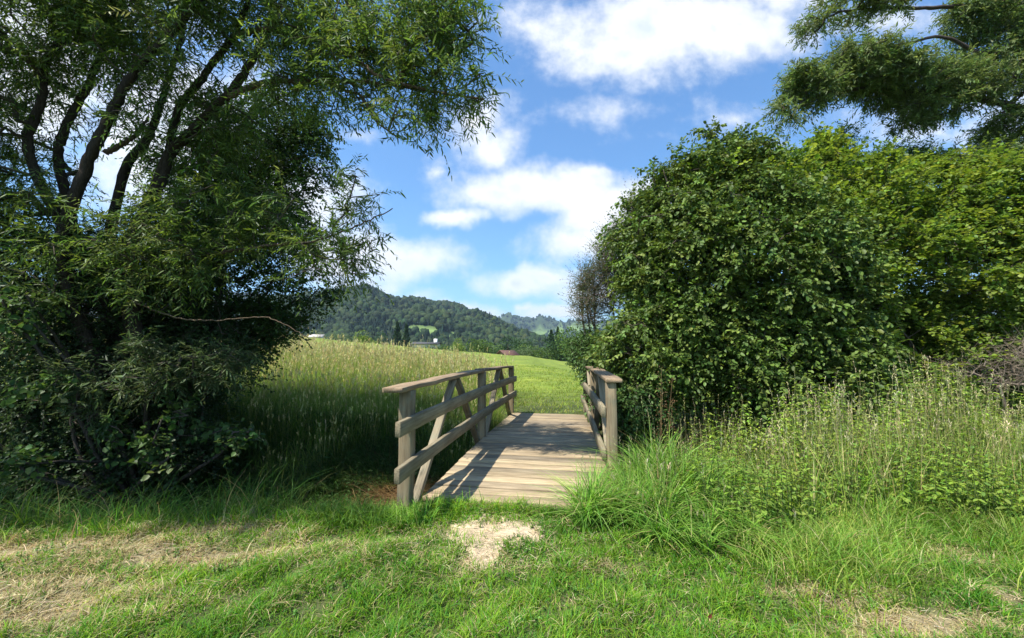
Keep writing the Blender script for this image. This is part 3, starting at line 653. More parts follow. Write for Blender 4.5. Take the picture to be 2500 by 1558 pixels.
WIL = [(.105, .175, .038), (.13, .205, .04), (.08, .14, .038), (.17, .23, .07)]
nl = foliage('w', wl, E, 3500, 6, 12, base, 430, T_WILLOW, .020, .088, (.25, .55), WIL, [3, 3, 2, .8], droop=.25, hang=.25, r0=.0045, org=TB, keep=clumpy(75, .45))

# ---- dark broad-leaved tree behind it
TD = np.array([-6.0, 8.1, 0.]); TD[0] = P(505, 900, 8.1)[0]; TD[2] = float(height(TD[0], TD[1]))
dt = thing('maple_tree', 'slim dark round-leaved tree standing in the meadow grass between the willow and the bridge', 'tree', TD)
c1 = stem('trunk', dt, [TD, P(505, 800, 8.1), P(512, 620, 8.1), P(540, 420, 8.0), P(600, 300, 8.0), P(640, 230, 8)], .11, .03, TD, 440, 10, 1.0, (.05, .042, .035))
c2 = stem('trunk', dt, [TD + [.12, 0, 0], P(530, 800, 8.15), P(535, 650, 8.2), P(500, 450, 8.2), P(480, 330, 8.2)], .08, .025, TD, 441, 10, 1.0, (.05, .042, .035))
E = [(P(640, 330, 8), (1.3, 1.1, .8)), (P(520, 420, 8.2), (1.2, 1.1, 1.0)), (P(740, 300, 7.9), (.55, .6, .35)), (P(730, 400, 7.9), (.8, .8, .7)), (P(790, 340, 7.9), (.3, .4, .3)), (P(600, 600, 8), (1.5, 1.2, .9)), (P(750, 700, 7.7), (.75, .8, .4)),
     (P(560, 760, 7.9), (1.2, 1.0, .55)), (P(640, 840, 7.8), (.5, .6, .3)), (P(720, 770, 7.7), (.5, .6, .25)), (P(440, 600, 8.2), (1.0, 1, 1.2)), (P(600, 480, 8), (1.3, 1, .9)), (P(680, 560, 7.8), (.8, .8, .7)), (P(400, 760, 7.6), (1.0, .8, .9)), (P(560, 900, 7.4), (.7, .6, .5)), (P(620, 790, 7.6), (.9, .6, .5)), (P(500, 980, 7.2), (.6, .5, .4))]
nl = foliage('d', dt, E, 1600, 6, 9, np.vstack([c1[8:], c2[8:]]), 442, T_ROUND, .034, .052, (.25, .5), [(.05, .10, .025), (.065, .125, .03), (.04, .085, .025)], [3, 2, 2], droop=.15, hang=.25, r0=.004, org=TD, barkc=(.05, .042, .035))

# ---- thicket in the left foreground
def bush(name, label, cat, centre, E, ncl, nsh, k, seed, tmpl, lw, ll, Ls, cols, wts, nst=9, mat=M_leaf, shell=.35, **kw):
    org = np.array(centre, float); org[2] = float(height(org[0], org[1])); t = thing(name, label, cat, org)
    r = np.random.default_rng(seed+7); base = []
    for j in range(nst):
        e = E[r.integers(len(E))]; tp = e[0] + r.normal(size=3)*np.array(e[1])*.35; b0 = org + np.array([r.normal(0, .25), r.normal(0, .2), -.1])
        mid = (b0 + tp)/2 + np.array([r.normal(0, .2), r.normal(0, .2), .2]); c = stem('stem', t, [b0, mid, tp], .035, .012, org, seed+20+j, 6, 1.0, kw.get('barkc', (.08, .065, .05))); base += list(c[3::2])
    foliage('b', t, E, ncl, nsh, k, np.array(base), seed, tmpl, lw, ll, Ls, cols, wts, mat, shell=shell, org=org, **kw); return t
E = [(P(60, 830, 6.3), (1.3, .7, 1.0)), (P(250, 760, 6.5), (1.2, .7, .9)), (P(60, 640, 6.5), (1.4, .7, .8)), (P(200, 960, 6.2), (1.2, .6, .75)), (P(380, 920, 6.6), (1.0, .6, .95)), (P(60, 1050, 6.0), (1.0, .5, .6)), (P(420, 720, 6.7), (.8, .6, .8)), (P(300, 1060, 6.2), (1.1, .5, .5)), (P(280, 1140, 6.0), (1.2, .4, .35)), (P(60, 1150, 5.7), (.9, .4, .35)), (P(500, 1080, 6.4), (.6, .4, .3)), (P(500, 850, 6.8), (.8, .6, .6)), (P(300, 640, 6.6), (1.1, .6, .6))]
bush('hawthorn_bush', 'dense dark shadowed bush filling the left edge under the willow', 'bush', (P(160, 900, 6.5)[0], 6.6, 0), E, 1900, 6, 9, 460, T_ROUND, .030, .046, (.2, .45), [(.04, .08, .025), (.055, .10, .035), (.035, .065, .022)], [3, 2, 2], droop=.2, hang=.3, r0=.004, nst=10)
E = [(P(30, 800, 5.2), (.25, .2, .2)), (P(60, 730, 5.3), (.25, .2, .15)), (P(110, 960, 5.3), (.3, .2, .16)), (P(300, 1060, 5.6), (.3, .2, .16)), (P(560, 1060, 6.0), (.3, .2, .14)), (P(380, 1100, 5.6), (.3, .2, .14)), (P(60, 1130, 5.2), (.25, .2, .12)), (P(420, 1000, 5.7), (.35, .2, .15))]
bush('hazel_bush', 'low hazel with large round pale leaves at the foot of the dark thicket', 'bush', (P(330, 1100, 6.2)[0], 6.2, 0), E, 95, 3, 5, 470, T_ROUND, .06, .07, (.15, .3), [(.07, .13, .03), (.055, .11, .03), (.09, .15, .04)], [3, 2, 1], droop=.2, hang=.35, r0=.004, nst=8, shell=0)
E = [(P(200, 910, 5.5), (.3, .3, .3)), (P(330, 930, 5.6), (.55, .3, .3)), (P(480, 900, 5.8), (.6, .35, .3)), (P(210, 1000, 5.5), (.2, .2, .22)), (P(400, 860, 5.9), (.7, .4, .3)), (P(560, 880, 6.0), (.45, .35, .25))]
bush('young_willow', 'young willow with pale silvery narrow leaves in front of the dark thicket', 'willow tree', (P(360, 1080, 6.0)[0], 6.1, 0), E, 120, 5, 10, 480, T_WILLOW, .019, .085, (.2, .4), [(.09, .135, .045), (.07, .11, .04), (.12, .16, .07)], [3, 3, 1], droop=.15, hang=.3, r0=.0038, nst=7, shell=0)

# ---- right side
E = [(P(1800, 700, 8.6), (2.5, 2.0, 2.6)), (P(1685, 680, 8.4), (1.5, 1.4, 1.9)), (P(1600, 860, 8.0), (1.1, 1.0, 1.2)), (P(1700, 420, 8.6), (.8, .8, .45)), (P(1800, 420, 8.8), (1.0, .9, .8)), (P(1735, 345, 8.6), (.22, .25, .38)), (P(1600, 425, 8.5), (.2, .25, .25)), (P(1690, 385, 8.5), (.2, .25, .2)), (P(1905, 385, 8.6), (.25, .25, .22)), (P(1535, 500, 8.7), (.22, .25, .25)), (P(1500, 570, 8.6), (.2, .25, .3)), (P(1640, 415, 8.6), (.25, .25, .2)), (P(1565, 455, 8.6), (.25, .25, .2)), (P(1830, 385, 8.7), (.3, .3, .2)), (P(1950, 900, 7.4), (1.6, .9, 1.0)), (P(1590, 530, 8.8), (.5, .7, .6))]
bush('dogwood_bush', 'huge dark green dome-shaped dogwood bush beside the right railing', 'bush', (P(1800, 1000, 8.4)[0], 8.4, 0), E, 5200, 6, 10, 500, T_ROUND, .046, .072, (.28, .55), [(.10, .165, .030), (.135, .20, .038), (.07, .12, .026), (.18, .25, .055)], [3, 2, 2, .7], nst=16, mat=M_gloss, shell=.5, droop=.25, hang=.45, r0=.004, outward=.9, jitter=.2, keep=clumpy(71, .42))
E = [(P(2290, 720, 9.6), (2.6, 2.0, 2.9)), (P(2080, 500, 9.8), (1.5, 1.5, 1.3)), (P(2010, 400, 10.0), (.5, .6, .6)), (P(2450, 560, 9.6), (1.4, 1.5, 1.4)), (P(2350, 470, 9.6), (1.2, 1.2, .9)), (P(2200, 900, 8.4), (1.7, 1.0, 1.0)), (P(2100, 650, 9.2), (1.6, 1.5, 1.8)), (P(1930, 450, 9.8), (.6, .6, .5)), (P(2005, 350, 10), (.3, .3, .3)), (P(2120, 375, 9.8), (.3, .3, .25)), (P(2390, 400, 9.6), (.5, .4, .25)), (P(2240, 400, 9.7), (.35, .3, .2)), (P(2380, 830, 8.9), (1.8, 1.2, 1.3)), (P(2060, 760, 8.2), (.8, .8, 1.2)), (P(1880, 440, 8.4), (.8, .8, .5)), (P(1960, 560, 7.9), (.8, .7, .7)), (P(1760, 430, 8.3), (.5, .6, .3))]  # last lobes: yellow-green leaf colour standing in for the dogwood's sunlit top
bush('field_maple', 'broad yellow-green bush behind and right of the dark dogwood', 'bush', (P(2280, 1000, 9.2)[0], 9.4, 0), E, 5600, 6, 8, 520, T_ROUND, .062, .070, (.25, .5), [(.14, .22, .036), (.18, .26, .042), (.105, .175, .032), (.24, .31, .055)], [3, 3, 2, 1], nst=14, shell=.5, droop=.12, hang=.12, r0=.004, outward=.8, jitter=.2, flat=.8, keep=clumpy(72, .30))
E = [(P(1480, 890, 9.6), (.55, .6, .75)), (P(1440, 860, 10.4), (.55, .6, .5)), (P(1500, 980, 8.0), (.35, .5, .5)), (P(1560, 1000, 7.4), (.5, .5, .5))]
bush('blackthorn_bush', 'low dark bush crowding the outside of the right railing', 'bush', (P(1480, 1000, 9.4)[0], 9.2, 0), E, 420, 6, 9, 540, T_ROUND, .036, .055, (.2, .4), [(.06, .12, .03), (.08, .15, .035)], [3, 2], nst=6, shell=.5, droop=.2, hang=.4, r0=.003, mat=M_gloss)
E = [(P(1510, 620, 10.6), (.6, .6, .9)), (P(1475, 700, 10.6), (.6, .6, .9)), (P(1430, 745, 10.5), (.4, .5, .55)), (P(1570, 520, 10.6), (.5, .6, .6)), (P(1425, 680, 10.6), (.25, .3, .3))]
bush('dead_branched_shrub', 'half-dead grey twiggy shrub sticking out behind the dogwood', 'shrub', (P(1500, 900, 10.6)[0], 10.8, 0), E, 1000, 4, 8, 550, T_WILLOW, .017, .050, (.25, .55), [(.14, .15, .08), (.10, .13, .05), (.20, .17, .12)], [2, 3, 1.5], nst=9, shell=0, droop=-.15, hang=-.1, r0=.0042, barkc=(.22, .18, .15))
E = [(P(2030, 355, 12.5), (.8, .8, .45)), (P(1900, 400, 12.5), (.7, .7, .45)), (P(2190, 400, 12.5), (1.1, .9, .6)), (P(2020, 450, 12.5), (2, 1, 1.0))]
bush('ash_tree', 'feathery bright green treetop rising behind the bushes', 'tree', (P(2030, 900, 12.6)[0], 12.6, 0), E, 420, 6, 10, 560, T_WILLOW, .034, .095, (.3, .5), [(.08, .17, .035), (.11, .20, .04)], [3, 2], nst=7, shell=.3, droop=.15, hang=.15, r0=.0045)
# big willow whose trunk is beyond the right edge
TW = np.array([15.5, 11.5, float(height(15.5, 11.5))])
rw = thing('willow_tree', 'tall grey-green willow reaching in from the upper right corner above the bushes', 'willow tree', TW)
base = []
for k, (pts, a, b) in enumerate([([TW, P(2600, 600, 11.5), P(2560, 300, 11.4), P(2480, 60, 11.2), P(2400, -100, 11)], .35, .12),
    ([P(2570, 330, 11.4), P(2480, 262, 11.2), P(2350, 236, 11), P(2240, 222, 10.8), P(2140, 216, 10.8), P(2040, 222, 10.7), P(1960, 250, 10.6), P(1925, 300, 10.5)], .10, .02),
    ([P(2500, 90, 11.2), P(2400, 20, 11), P(2260, 20, 10.9), P(2150, 20, 10.8), P(2030, 30, 10.7)], .07, .02),
    ([P(2490, 120, 11.2), P(2400, 130, 11), P(2300, 90, 10.8), P(2200, 110, 10.7), P(2050, 130, 10.6)], .06, .02),
    ([P(2560, 450, 11.3), P(2450, 400, 11.1), P(2330, 380, 11), P(2270, 400, 11)], .06, .02)]):
    c = stem(('trunk' if k == 0 else 'limb'), rw, pts, a, b, TW, 580+k, 12, 1.0, (.07, .055, .045)); base += list(c[5::3])
E = [(P(2090, 165, 10.7), (1.3, 1.1, .55)), (P(1985, 210, 10.6), (.8, .8, .6)), (P(2160, 180, 10.6), (1.1, .8, .5)), (P(1950, 190, 10.6), (.4, .5, .35)), (P(2200, 200, 10.8), (1.2, 1, .6)), (P(1930, 310, 10.5), (.22, .4, .35)), (P(2330, 210, 11), (1.2, 1, .8)), (P(2450, 150, 11.2), (1.2, 1, 1.2)), (P(2110, 5, 10.8), (1.4, 1, .28)), (P(1985, 60, 10.7), (.35, .5, .35)),
     (P(2420, 30, 11), (1.2, 1, .7)), (P(2250, 280, 10.9), (.7, .8, .3)), (P(2400, 400, 11.1), (1.2, .8, .5)), (P(2480, 330, 11.2), (1, .8, .9)), (P(2260, 390, 11), (.5, .6, .3)), (P(2490, 560, 10.6), (.6, .6, 1.0)), (P(1900, 290, 10.5), (.3, .5, .4))]
foliage('rw', rw, E, 3000, 6, 10, np.array(base), 590, T_WILLOW, .032, .10, (.25, .5), [(.12, .18, .05), (.15, .21, .06), (.09, .145, .045), (.19, .23, .10)], [3, 3, 2, .8], keep=clumpy(73, .75), droop=.12, hang=.2, r0=.006, org=TW, barkc=(.07, .055, .045))
# dead twig tangle at the right edge
tw_o = np.array([P(2440, 960, 7.6)[0], 7.6, 0.]); tw_o[2] = float(height(tw_o[0], tw_o[1]))
bt = thing('brushwood', 'tangle of bare grey-brown twigs at the right edge above the nettles', 'dead branches', tw_o)
r = np.random.default_rng(600); pts, _, _ = ell_sample([(P(2420, 905, 7.6), (.9, .5, .35)), (P(2500, 870, 7.6), (.7, .5, .4))], 260, r)
nodes, par, w, nb, tg = grow(np.array([tw_o, tw_o + [.1, 0, .5], tw_o + [.2, 0, .9]]), pts, r, .05); mb = MB(); limbs_mesh(nodes, par, w, nb, mb, .0035, .4, (.20, .16, .12), 4)
a0 = np.repeat(nodes[tg], 3, 0); dd = norm(r.normal(size=a0.shape)); q = np.full(len(a0), .002); mb.add(*prisms(a0, a0 + dd*r.uniform(.15, .45, (len(a0), 1)), q*1.3, q*.5, 3, np.array([.24, .19, .14]))); mb.build('twigs', M_twig, bt, tw_o)

# ---- nettles and weeds at right
def weeds(name, label, cat, n, xr, yr, h, seed, cols, wts, cond, lw=.03, ll=.07, k=11):
    r = np.random.default_rng(seed); x = r.uniform(*xr, n); y = r.uniform(*yr, n); q = cond(x, y, r) & inview(x, y, .4) & ~on_deck(x, y, .05); x, y = x[q], y[q]; n = len(x)
    z = height(x, y); H = r.uniform(h[0], h[1], n)*(1 + .25*clump2(np.stack([x, y], 1))); d = np.stack([r.normal(0, .13, n), r.normal(0, .13, n), np.ones(n)], 1)
    o = np.stack([x, y, z], 1); mb = MB(); rr = np.full(n, .0035); mb.add(*prisms(o, o + d*H[:, None], rr, rr*.5, 4, np.array([.12, .17, .05])))
    t = np.linspace(.25, 1, k); Pp = (o[:, None] + d[:, None]*(H[:, None]*t[None])[..., None]); cs = palette(n, cols, wts, seed+2, .14)
    for s in (0, 1):
        a = r.uniform(0, 2*pi, n)[:, None] + np.arange(k)[None]*pi/2 + s*pi; ld_ = np.stack([np.cos(a), np.sin(a), -.15 - .35*r.random(a.shape)], -1)
        sz = (1.15 - .62*t)[None]*(1 + .2*r.normal(size=a.shape)); m = n*k
        mb.add(*stamp(T_ROUND, Pp.reshape(-1, 3), frames(ld_.reshape(-1, 3), np.array([0, 0, 1.]) + .25*r.normal(size=(m, 3))), lw*sz.ravel(), ll*sz.ravel(), np.repeat(cs, k, 0)*(1 + .1*r.normal(size=(m, 1)))))
    ob = mb.build(name, M_leaf); tag(ob, label, cat, kind='stuff')
NET = [(.24, .37, .05), (.30, .41, .065), (.18, .31, .045), (.37, .42, .12)]
weeds('nettles', 'chest-high pale green nettles filling the verge below the bushes at right', 'nettles', 5200, (2.2, 11), (4.4, 8.6), (.7, 1.15), 610, NET, [3, 3, 2, 1], lambda x, y, r: (y > 4.9 + .3*np.sin(x*1.3)) & (x > 2.2 + .33*(y - 4.5)))
weeds('low_weeds', 'low leafy weeds mixed with grass on the right verge', 'weeds', 3600, (1.7, 8), (3.3, 6.2), (.2, .6), 620, [(.20, .32, .045), (.25, .35, .06), (.15, .26, .05)], [3, 2, 2], lambda x, y, r: (y > 3.7 + .25*np.sin(x*2.3)) & (x > 1.7), k=7)
weeds('bank_weeds', 'broad-leaved weeds on the shaded ditch bank left of the bridge', 'weeds', 500, (-7, -.4), (5.4, 8.2), (.2, .5), 630, [(.06, .12, .03), (.09, .15, .04)], [3, 2], lambda x, y, r: (y - edge_y(x) > 1.8), k=6)
weeds('clover', 'small clover and broad-leaved weeds dotted through the foreground lawn', 'clover', 2600, (-5, 5), (1.5, 4.0), (.03, .075), 650, [(.10, .22, .04), (.14, .27, .05)], [1, 1], lambda x, y, r: (clump(np.stack([x, y], 1)*.6) > .35) & (y < edge_y(x)), lw=.016, ll=.02, k=5)
# brown dock in seed by the right railing
dk = P(1600, 1090, 5.6); dk[2] = float(height(dk[0], dk[1])); dko = thing('dock_plant', 'rusty brown dock in seed standing between the right railing and the dark bush', 'weed', dk)
r = np.random.default_rng(640); mb = MB(); hb = MB()
for j in range(4):
    tp = dk + np.array([r.normal(0, .12) + .06*j, r.normal(0, .1), 1.35 - .14*j - dk[2]]); v, f, c = prisms(dk[None], tp[None], np.array([.005]), np.array([.002]), 5, np.array([.22, .15, .07])); mb.add(v, f, c)
    m = 130; t = r.uniform(.5, 1, m); q = dk + (tp - dk)*t[:, None] + r.normal(size=(m, 3))*np.array([.06, .06, .03])*(1.3 - t)[:, None]*1.8
    hb.add(*stamp(T_DIAM, q, frames(r.normal(size=(m, 3)), r.normal(size=(m, 3))), np.full(m, .012), np.full(m, .02), palette(m, [(.20, .11, .05), (.28, .18, .09)], [1, 1], 641)))
mb.build('stalk', M_twig, dko, dk); hb.build('seed_head', M_leaf, dko, dk)
# the one fallen red leaf in the foreground grass
fl = G(1729, 1510, .06); v, f, c = stamp(T_ROUND, fl[None], frames(np.array([[.3, -.4, .8]]), np.array([[0, -1, .3]])), np.array([.022]), np.array([.04]), np.array([[.45, .13, .08]]))
o = mesh('fallen_leaf', v - fl, f, M_leaf, None, c); o.location = fl.tolist(); tag(o, 'small reddish fallen leaf caught in the foreground grass', 'leaf')

# ------------------------------------------------------------------ valley: trees, houses, hills
def mk_crown(seed, n, cols, kind):
    r = np.random.default_rng(seed)
    if kind == 'conifer':
        t = r.random(n)**.75; a = r.uniform(0, 2*pi, n); R = .30*(1 - t)*(.55 + .45*r.random(n))*(1 + .25*np.sin(t*60)); p = np.stack([R*np.cos(a), R*np.sin(a), .06 + t*.94], 1); d = np.stack([np.cos(a), np.sin(a), -.35 + 0*a], 1); sz = .035
    else:
        lob = [(np.array([r.normal(0, .2), r.normal(0, .2), .58 + r.normal(0, .14)]), r.uniform(.2, .36)) for _ in range(11)]; k = r.integers(0, 11, n); c = np.array([q[0] for q in lob])[k]; R = np.array([q[1] for q in lob])[k]; d = norm(r.normal(size=(n, 3))); p = c + d*(R*(1 - .3*r.random(n)**1.5))[:, None]; p[:, 2] = np.abs(p[:, 2]); sz = .04
        p[:, 2] *= 1/p[:, 2].max()
    fr = frames(norm(d + .7*r.normal(size=(n, 3))), r.normal(size=(n, 3)))
    return stamp(T_DIAM, p, fr, np.full(n, sz), np.full(n, sz*1.3), palette(n, cols, [1]*len(cols), seed+1, .15))
KIND = {'dark': [(.05, .095, .03), (.04, .08, .03)], 'green': [(.08, .14, .03), (.10, .16, .04)], 'lime': [(.20, .27, .05), (.16, .23, .045)], 'pale': [(.15, .20, .09), (.11, .16, .07)], 'conifer': [(.03, .065, .028), (.04, .075, .03)]}
def valley_tree(name, label, u, vt, D, wpx, kind, seed, group='trees at the foot of the far slope'):
    x = (u - 1250)/1000*D; z0 = float(height(x, D)); zt = CAMZ + (HOR - vt)/1000*D; H = zt - z0; Wd = wpx/1000*D
    t = thing(name, label, 'tree', (x, D, z0), group)
    sx = Wd/.45 if kind == 'conifer' else Wd/.85
    v, f, c = mk_crown(seed, 2600 if kind != 'conifer' else 2200, KIND[kind], kind); v = v*np.array([sx, sx, H])
    mesh('crown', v, f, M_far, t, c)
    v, f, c = tube(catmull([(0, 0, 0), (.02*H, 0, H*.3), (0, .01*H, H*.75)], 3), np.linspace(.035*H, .012*H, 7), 6, .05, seed, (.09, .07, .05)); mesh('trunk', v, f, M_twig, t, c, True)
VT = [('lime_tree', 'bright yellow-green round tree at the rim of the field left of the long roof', 893, 806, 118, 48, 'lime'),
 ('round_bush', 'small pale bush on the field rim left of the yellow-green tree', 820, 812, 130, 26, 'pale'),
 ('shrub_tree', 'grey-green shrub just left of the yellow-green tree', 850, 814, 140, 30, 'pale'),
 ('spruce_tree', 'tall dark spruce left of the long low roof', 970, 786, 170, 34, 'conifer'), ('spruce_tree', 'second dark spruce standing nearer the long low roof', 992, 792, 180, 30, 'conifer'),
 ('dark_tree', 'dark round tree between the yellow-green tree and the spruces', 940, 812, 160, 44, 'dark'),
 ('birch_tree', 'light green tree right of the white chimney', 1117, 826, 130, 34, 'lime'), ('ash_tree', 'mid green round tree above the falling field rim', 1183, 828, 120, 58, 'green'),
 ('oak_tree', 'dark spreading tree above the red-brown barn roof', 1240, 822, 150, 64, 'dark'), ('linden_tree', 'dark tree behind and right of the red-brown barn', 1275, 828, 165, 40, 'dark'),
 ('pale_willow', 'pale rounded willow just right of the barn', 1272, 848, 110, 34, 'pale'), ('round_tree', 'wide rounded green tree right of the pale willow', 1305, 840, 112, 66, 'green'),
 ('walnut_tree', 'big dark rounded tree left of the right railing', 1368, 812, 112, 80, 'dark'), ('spruce_tree', 'dark spruce top rising behind the big dark rounded tree', 1346, 806, 150, 34, 'conifer'),
 ('spruce_tree', 'dark spruce beside the right railing behind the walnut', 1362, 800, 160, 30, 'conifer'), ('hedge_tree', 'green tree partly hidden by the bush above the right railing', 1430, 800, 95, 80, 'green'),
 ('alder_tree', 'dark green tree mostly hidden behind the right-hand shrub', 1480, 790, 100, 80, 'dark'),
 ('garden_bush', 'low dark garden bush below the white chimney', 1080, 842, 125, 46, 'green'), ('garden_bush', 'low dark garden bush at the left end of the long roof', 1040, 842, 122, 36, 'green')]
for k, a in enumerate(VT): valley_tree(*a[:6], a[6], 700 + k*3) if len(a) == 7 else None

def house(name, label, u, D, wpx, v_eave, v_ridge, wallc, roofc, rot, chim=False, depth=7):
    x = (u - 1250)/1000*D; z0 = float(height(x, D)); ze = CAMZ + (HOR - v_eave)/1000*D - z0; zr = CAMZ + (HOR - v_ridge)/1000*D - z0; w = wpx/1000*D/2; dp = depth/2
    t = thing(name, label, 'house', (x, D, z0), rot=rot)
    v = np.array([(-w, -dp, 0), (w, -dp, 0), (w, dp, 0), (-w, dp, 0), (-w, -dp, ze), (w, -dp, ze), (w, dp, ze), (-w, dp, ze), (-w, 0, zr-.15), (w, 0, zr-.15)])
    mesh('wall', v, [np.array([[0, 1, 5, 4], [2, 3, 7, 6]]), np.array([[1, 2, 6, 9, 5], [3, 0, 4, 8, 7]])], M_house, t, np.zeros((10, 3)) + wallc)
    ov = .5; k = (zr-ze)/dp; rv = []
    for dz in (0, .18):
        for xx in (-w-ov, w+ov): rv += [(xx, -dp-ov, ze - k*ov + dz), (xx, 0, zr + dz), (xx, dp+ov, ze - k*ov + dz)]
    rv = np.array(rv); rf = np.array([[0, 3, 4, 1], [1, 4, 5, 2], [6, 7, 10, 9], [7, 8, 11, 10], [0, 6, 9, 3], [2, 5, 11, 8], [0, 1, 7, 6], [1, 2, 8, 7], [3, 9, 10, 4], [4, 10, 11, 5]])
    ro = mesh('roof', rv, rf, M_house, t, np.zeros((12, 3)) + roofc)
    if chim:
        cx = w*.72; v = np.array([(cx+a*.55, b*.5, z) for z in (zr-.6, zr+1.25) for a, b in ((-1, -1), (1, -1), (1, 1), (-1, 1))]); mesh('chimney', v, np.array([[0, 1, 5, 4], [1, 2, 6, 5], [2, 3, 7, 6], [3, 0, 4, 7], [4, 5, 6, 7]]), M_house, ro, np.zeros((8, 3)) + .8)
    wv2 = []; 
    for j in range(3):
        xx = -w + w*2*(j+.5)/3; m = np.array([(xx-.5, -dp-.03, ze*.55), (xx+.5, -dp-.03, ze*.55), (xx+.5, -dp-.03, ze*.85), (xx-.5, -dp-.03, ze*.85)]); mesh('window', m, np.array([[0, 1, 2, 3]]), M_house, t, np.zeros((4, 3)) + np.array([.05, .06, .07]))
house('long_house', 'long low house with dark roof and white chimney at the rim of the field', 1042, 140, 60, 841, 836.5, (.6, .58, .52), (.07, .07, .07), 0.05, True, 8)
house('barn', 'small barn with red-brown roof peeping over the field below the dark trees', 1238, 100, 30, 867, 857, (.25, .16, .10), (.12, .065, .05), .5, False, 5)
house('farmhouse', 'distant pale roofed house left of the yellow-green tree near the maple', 775, 150, 26, 824, 818, (.6, .56, .5), (.45, .40, .36), .2, False, 6)

sil1 = [(-900, 820), (0, 800), (400, 770), (600, 745), (700, 728), (766, 722), (800, 711), (832, 706), (898, 718), (980, 731), (1063, 743), (1129, 757), (1195, 777), (1261, 802), (1326, 835), (1400, 868), (1500, 880)]
sil2 = [(900, 830), (1100, 800), (1150, 790), (1201, 776), (1234, 764), (1287, 764), (1326, 769), (1386, 776), (1435, 776), (1600, 770), (1800, 745), (2100, 730), (2500, 740), (3300, 780)]
sil0 = [(-900, 700), (0, 690), (300, 694), (500, 702), (650, 715), (760, 735), (860, 770), (950, 810), (1050, 850)]
def hill(name, sil, D0, D1, u0, u1, nu, nv, seed, mead=None):
    us = np.linspace(u0, u1, nu); vs = np.interp(us, [a[0] for a in sil], [a[1] for a in sil]); ts = np.linspace(0, 1.35, nv); nn = SN(seed, 160, 4, 2)
    U, T = np.meshgrid(us, ts); Vv = np.meshgrid(vs, ts)[0]; D = D0 + (D1-D0)*T; X = (U-1250)/1000*D
    zr = CAMZ + (HOR - Vv)/1000*D1 - D1*.017; pr = np.where(T < 1, np.sin(np.clip(T, 0, 1)*pi/2)**1.25, 1 - (T-1)**2*1.5)
    gull = nn(np.stack([X, D*.6], -1))
    Z = -13 + (zr + 13)*pr + gull*(D1*.011)*np.sin(np.clip(T, 0, 1)*pi)
    col = np.zeros(U.shape + (3,)) + np.array([.035, .055, .02]); mm = np.zeros(U.shape)
    if mead:
        for (mu, mv, ru, rv) in mead:
            vv = HOR - (Z - CAMZ)/D*1000; mm = np.maximum(mm, (((U-mu)/ru)**2 + ((vv-mv)/rv)**2 < 1 + .35*nn(np.stack([X, D], -1)*2))*1.0)
        mm *= (T < 1)
        col = col*(1-mm[..., None]) + np.array([.16, .24, .07])*mm[..., None]
    idx = np.arange(U.size).reshape(U.shape); f = np.stack([idx[:-1, :-1], idx[:-1, 1:], idx[1:, 1:], idx[1:, :-1]], -1).reshape(-1, 4)
    o = mesh(name, np.stack([X, D, Z], -1).reshape(-1, 3), f, M_hill, None, col.reshape(-1, 3), True); o['kind'] = 'structure'
    return U, T, X, D, Z, mm
def ico():
    import bmesh; b = bmesh.new(); bmesh.ops.create_icosphere(b, subdivisions=2, radius=1); v = np.array([q.co[:] for q in b.verts]); f = np.array([[q.index for q in p.verts] for p in b.faces]); b.free(); return v, f
IV, IF = ico()
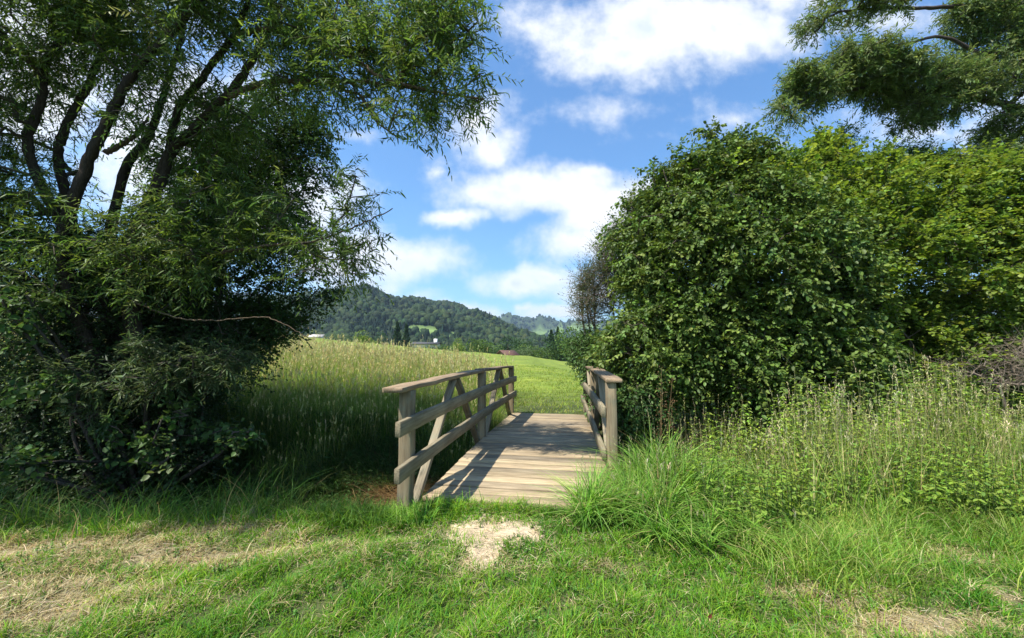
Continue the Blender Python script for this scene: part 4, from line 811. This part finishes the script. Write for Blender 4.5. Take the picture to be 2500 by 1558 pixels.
def forest(name, label, hd, n, size, seed, confrac, cols, ccols):
    U, T, X, D, Z, mm = hd; r = np.random.default_rng(seed); nv, nu = U.shape
    i = r.uniform(0, nv-1.001, n*2); i = i*(T[int(nv-1), 0]*0+1); j = r.uniform(0, nu-1.001, n*2); ii = i.astype(int); jj = j.astype(int); a = (i-ii); b = (j-jj)
    def bl(A): return A[ii, jj]*(1-a)*(1-b) + A[ii+1, jj]*a*(1-b) + A[ii, jj+1]*(1-a)*b + A[ii+1, jj+1]*a*b
    x, y, z, t, m = bl(X), bl(D), bl(Z), bl(T), bl(mm); k = (m < .3) & (t < 1.08); x, y, z = x[k][:n], y[k][:n], z[k][:n]; n = len(x)
    patch = SN(seed+1, 220, 2, 2)(np.stack([x, y], 1)); con = r.random(n) < np.clip(confrac + .35*patch, .02, .9); mb = MB()
    s = size*r.uniform(.7, 1.25, n)
    kd = np.where(~con)[0]; vv = IV[None]*(s[kd][:, None, None]*np.array([.52, .52, .62])); jit = 1 + .22*r.normal(size=(len(kd), len(IV), 1)); vv = vv*jit + np.stack([x[kd], y[kd], z[kd] + s[kd]*.55], 1)[:, None]
    f = (IF[None] + (np.arange(len(kd))*len(IV))[:, None, None]).reshape(-1, 3); mb.add(vv.reshape(-1, 3), f, np.repeat(palette(len(kd), cols, [1]*len(cols), seed+3, .2), len(IV), 0))
    kc = np.where(con)[0]; sides = 7; an = np.arange(sides)*2*pi/sides; tv = [];
    for (zz, rr) in ((.1, .30), (.45, .2), (.4, .24), (1.25, .0)): tv += [(rr*cos(q), rr*sin(q), zz) for q in an]
    tv = np.array(tv); q = np.arange(sides); q2 = (q+1) % sides; tf = np.concatenate([np.stack([b0+q, b0+q2, b0+sides+q2, b0+sides+q], 1) for b0 in (0, 2*sides)])
    vv = tv[None]*s[kc][:, None, None]*(1 + .13*r.normal(size=(len(kc), len(tv), 1))) + np.stack([x[kc], y[kc], z[kc]], 1)[:, None]
    f = (tf[None] + (np.arange(len(kc))*len(tv))[:, None, None]).reshape(-1, 4); mb.add(vv.reshape(-1, 3), f, np.repeat(palette(len(kc), ccols, [1]*len(ccols), seed+4, .15), len(tv), 0))
    o = mb.build(name, M_far); tag(o, label, 'forest', kind='stuff')
FD = [(.028, .05, .018), (.042, .065, .02), (.022, .042, .016)]; FC = [(.014, .032, .018), (.018, .038, .02)]
h0 = hill('far_left_hill', sil0, 1500, 2600, -900, 1050, 120, 30, 811)
h1 = hill('wooded_hill', sil1, 380, 1250, -300, 1500, 220, 60, 801, [(1030, 806, 38, 5), (1110, 820, 40, 6)])
h2 = hill('distant_hill', sil2, 1900, 3300, 1000, 2900, 150, 40, 802, [(1325, 812, 48, 5), (1420, 800, 48, 8)])
forest('left_forest', 'blue-green wooded ridge glimpsed through the left trees', h0, 7000, 18, 850, .4, FD, FC)
forest('hill_forest', 'mixed dark forest covering the long hill across the valley', h1, 30000, 9.5, 860, .35, FD, FC)
forest('distant_forest', 'hazy blue-green forest on the farther hill right of the long hill', h2, 9000, 15, 870, .35, FD, FC)

# ------------------------------------------------------------------ haze
hv = np.array([(x, y, z) for z in (-60, 700) for x, y in ((-6000, -250), (6000, -250), (6000, 7000), (-6000, 7000))], float)
hm = newmat('haze_air'); hb_ = NB(hm); pv_ = hb_.new('ShaderNodeVolumePrincipled'); pv_.inputs['Color'].default_value = (.62, .80, 1, 1); pv_.inputs['Density'].default_value = .00011; pv_.inputs['Anisotropy'].default_value = .2
oo = hb_.new('ShaderNodeOutputMaterial'); hb_.l.new(pv_.outputs[0], oo.inputs['Volume'])
hz = mesh('haze', hv, np.array([[3, 2, 1, 0], [4, 5, 6, 7], [0, 1, 5, 4], [1, 2, 6, 5], [2, 3, 7, 6], [3, 0, 4, 7]]), hm); hz['kind'] = 'stuff'; hz['label'] = 'thin pale blue summer haze filling the valley air'; hz['category'] = 'haze'
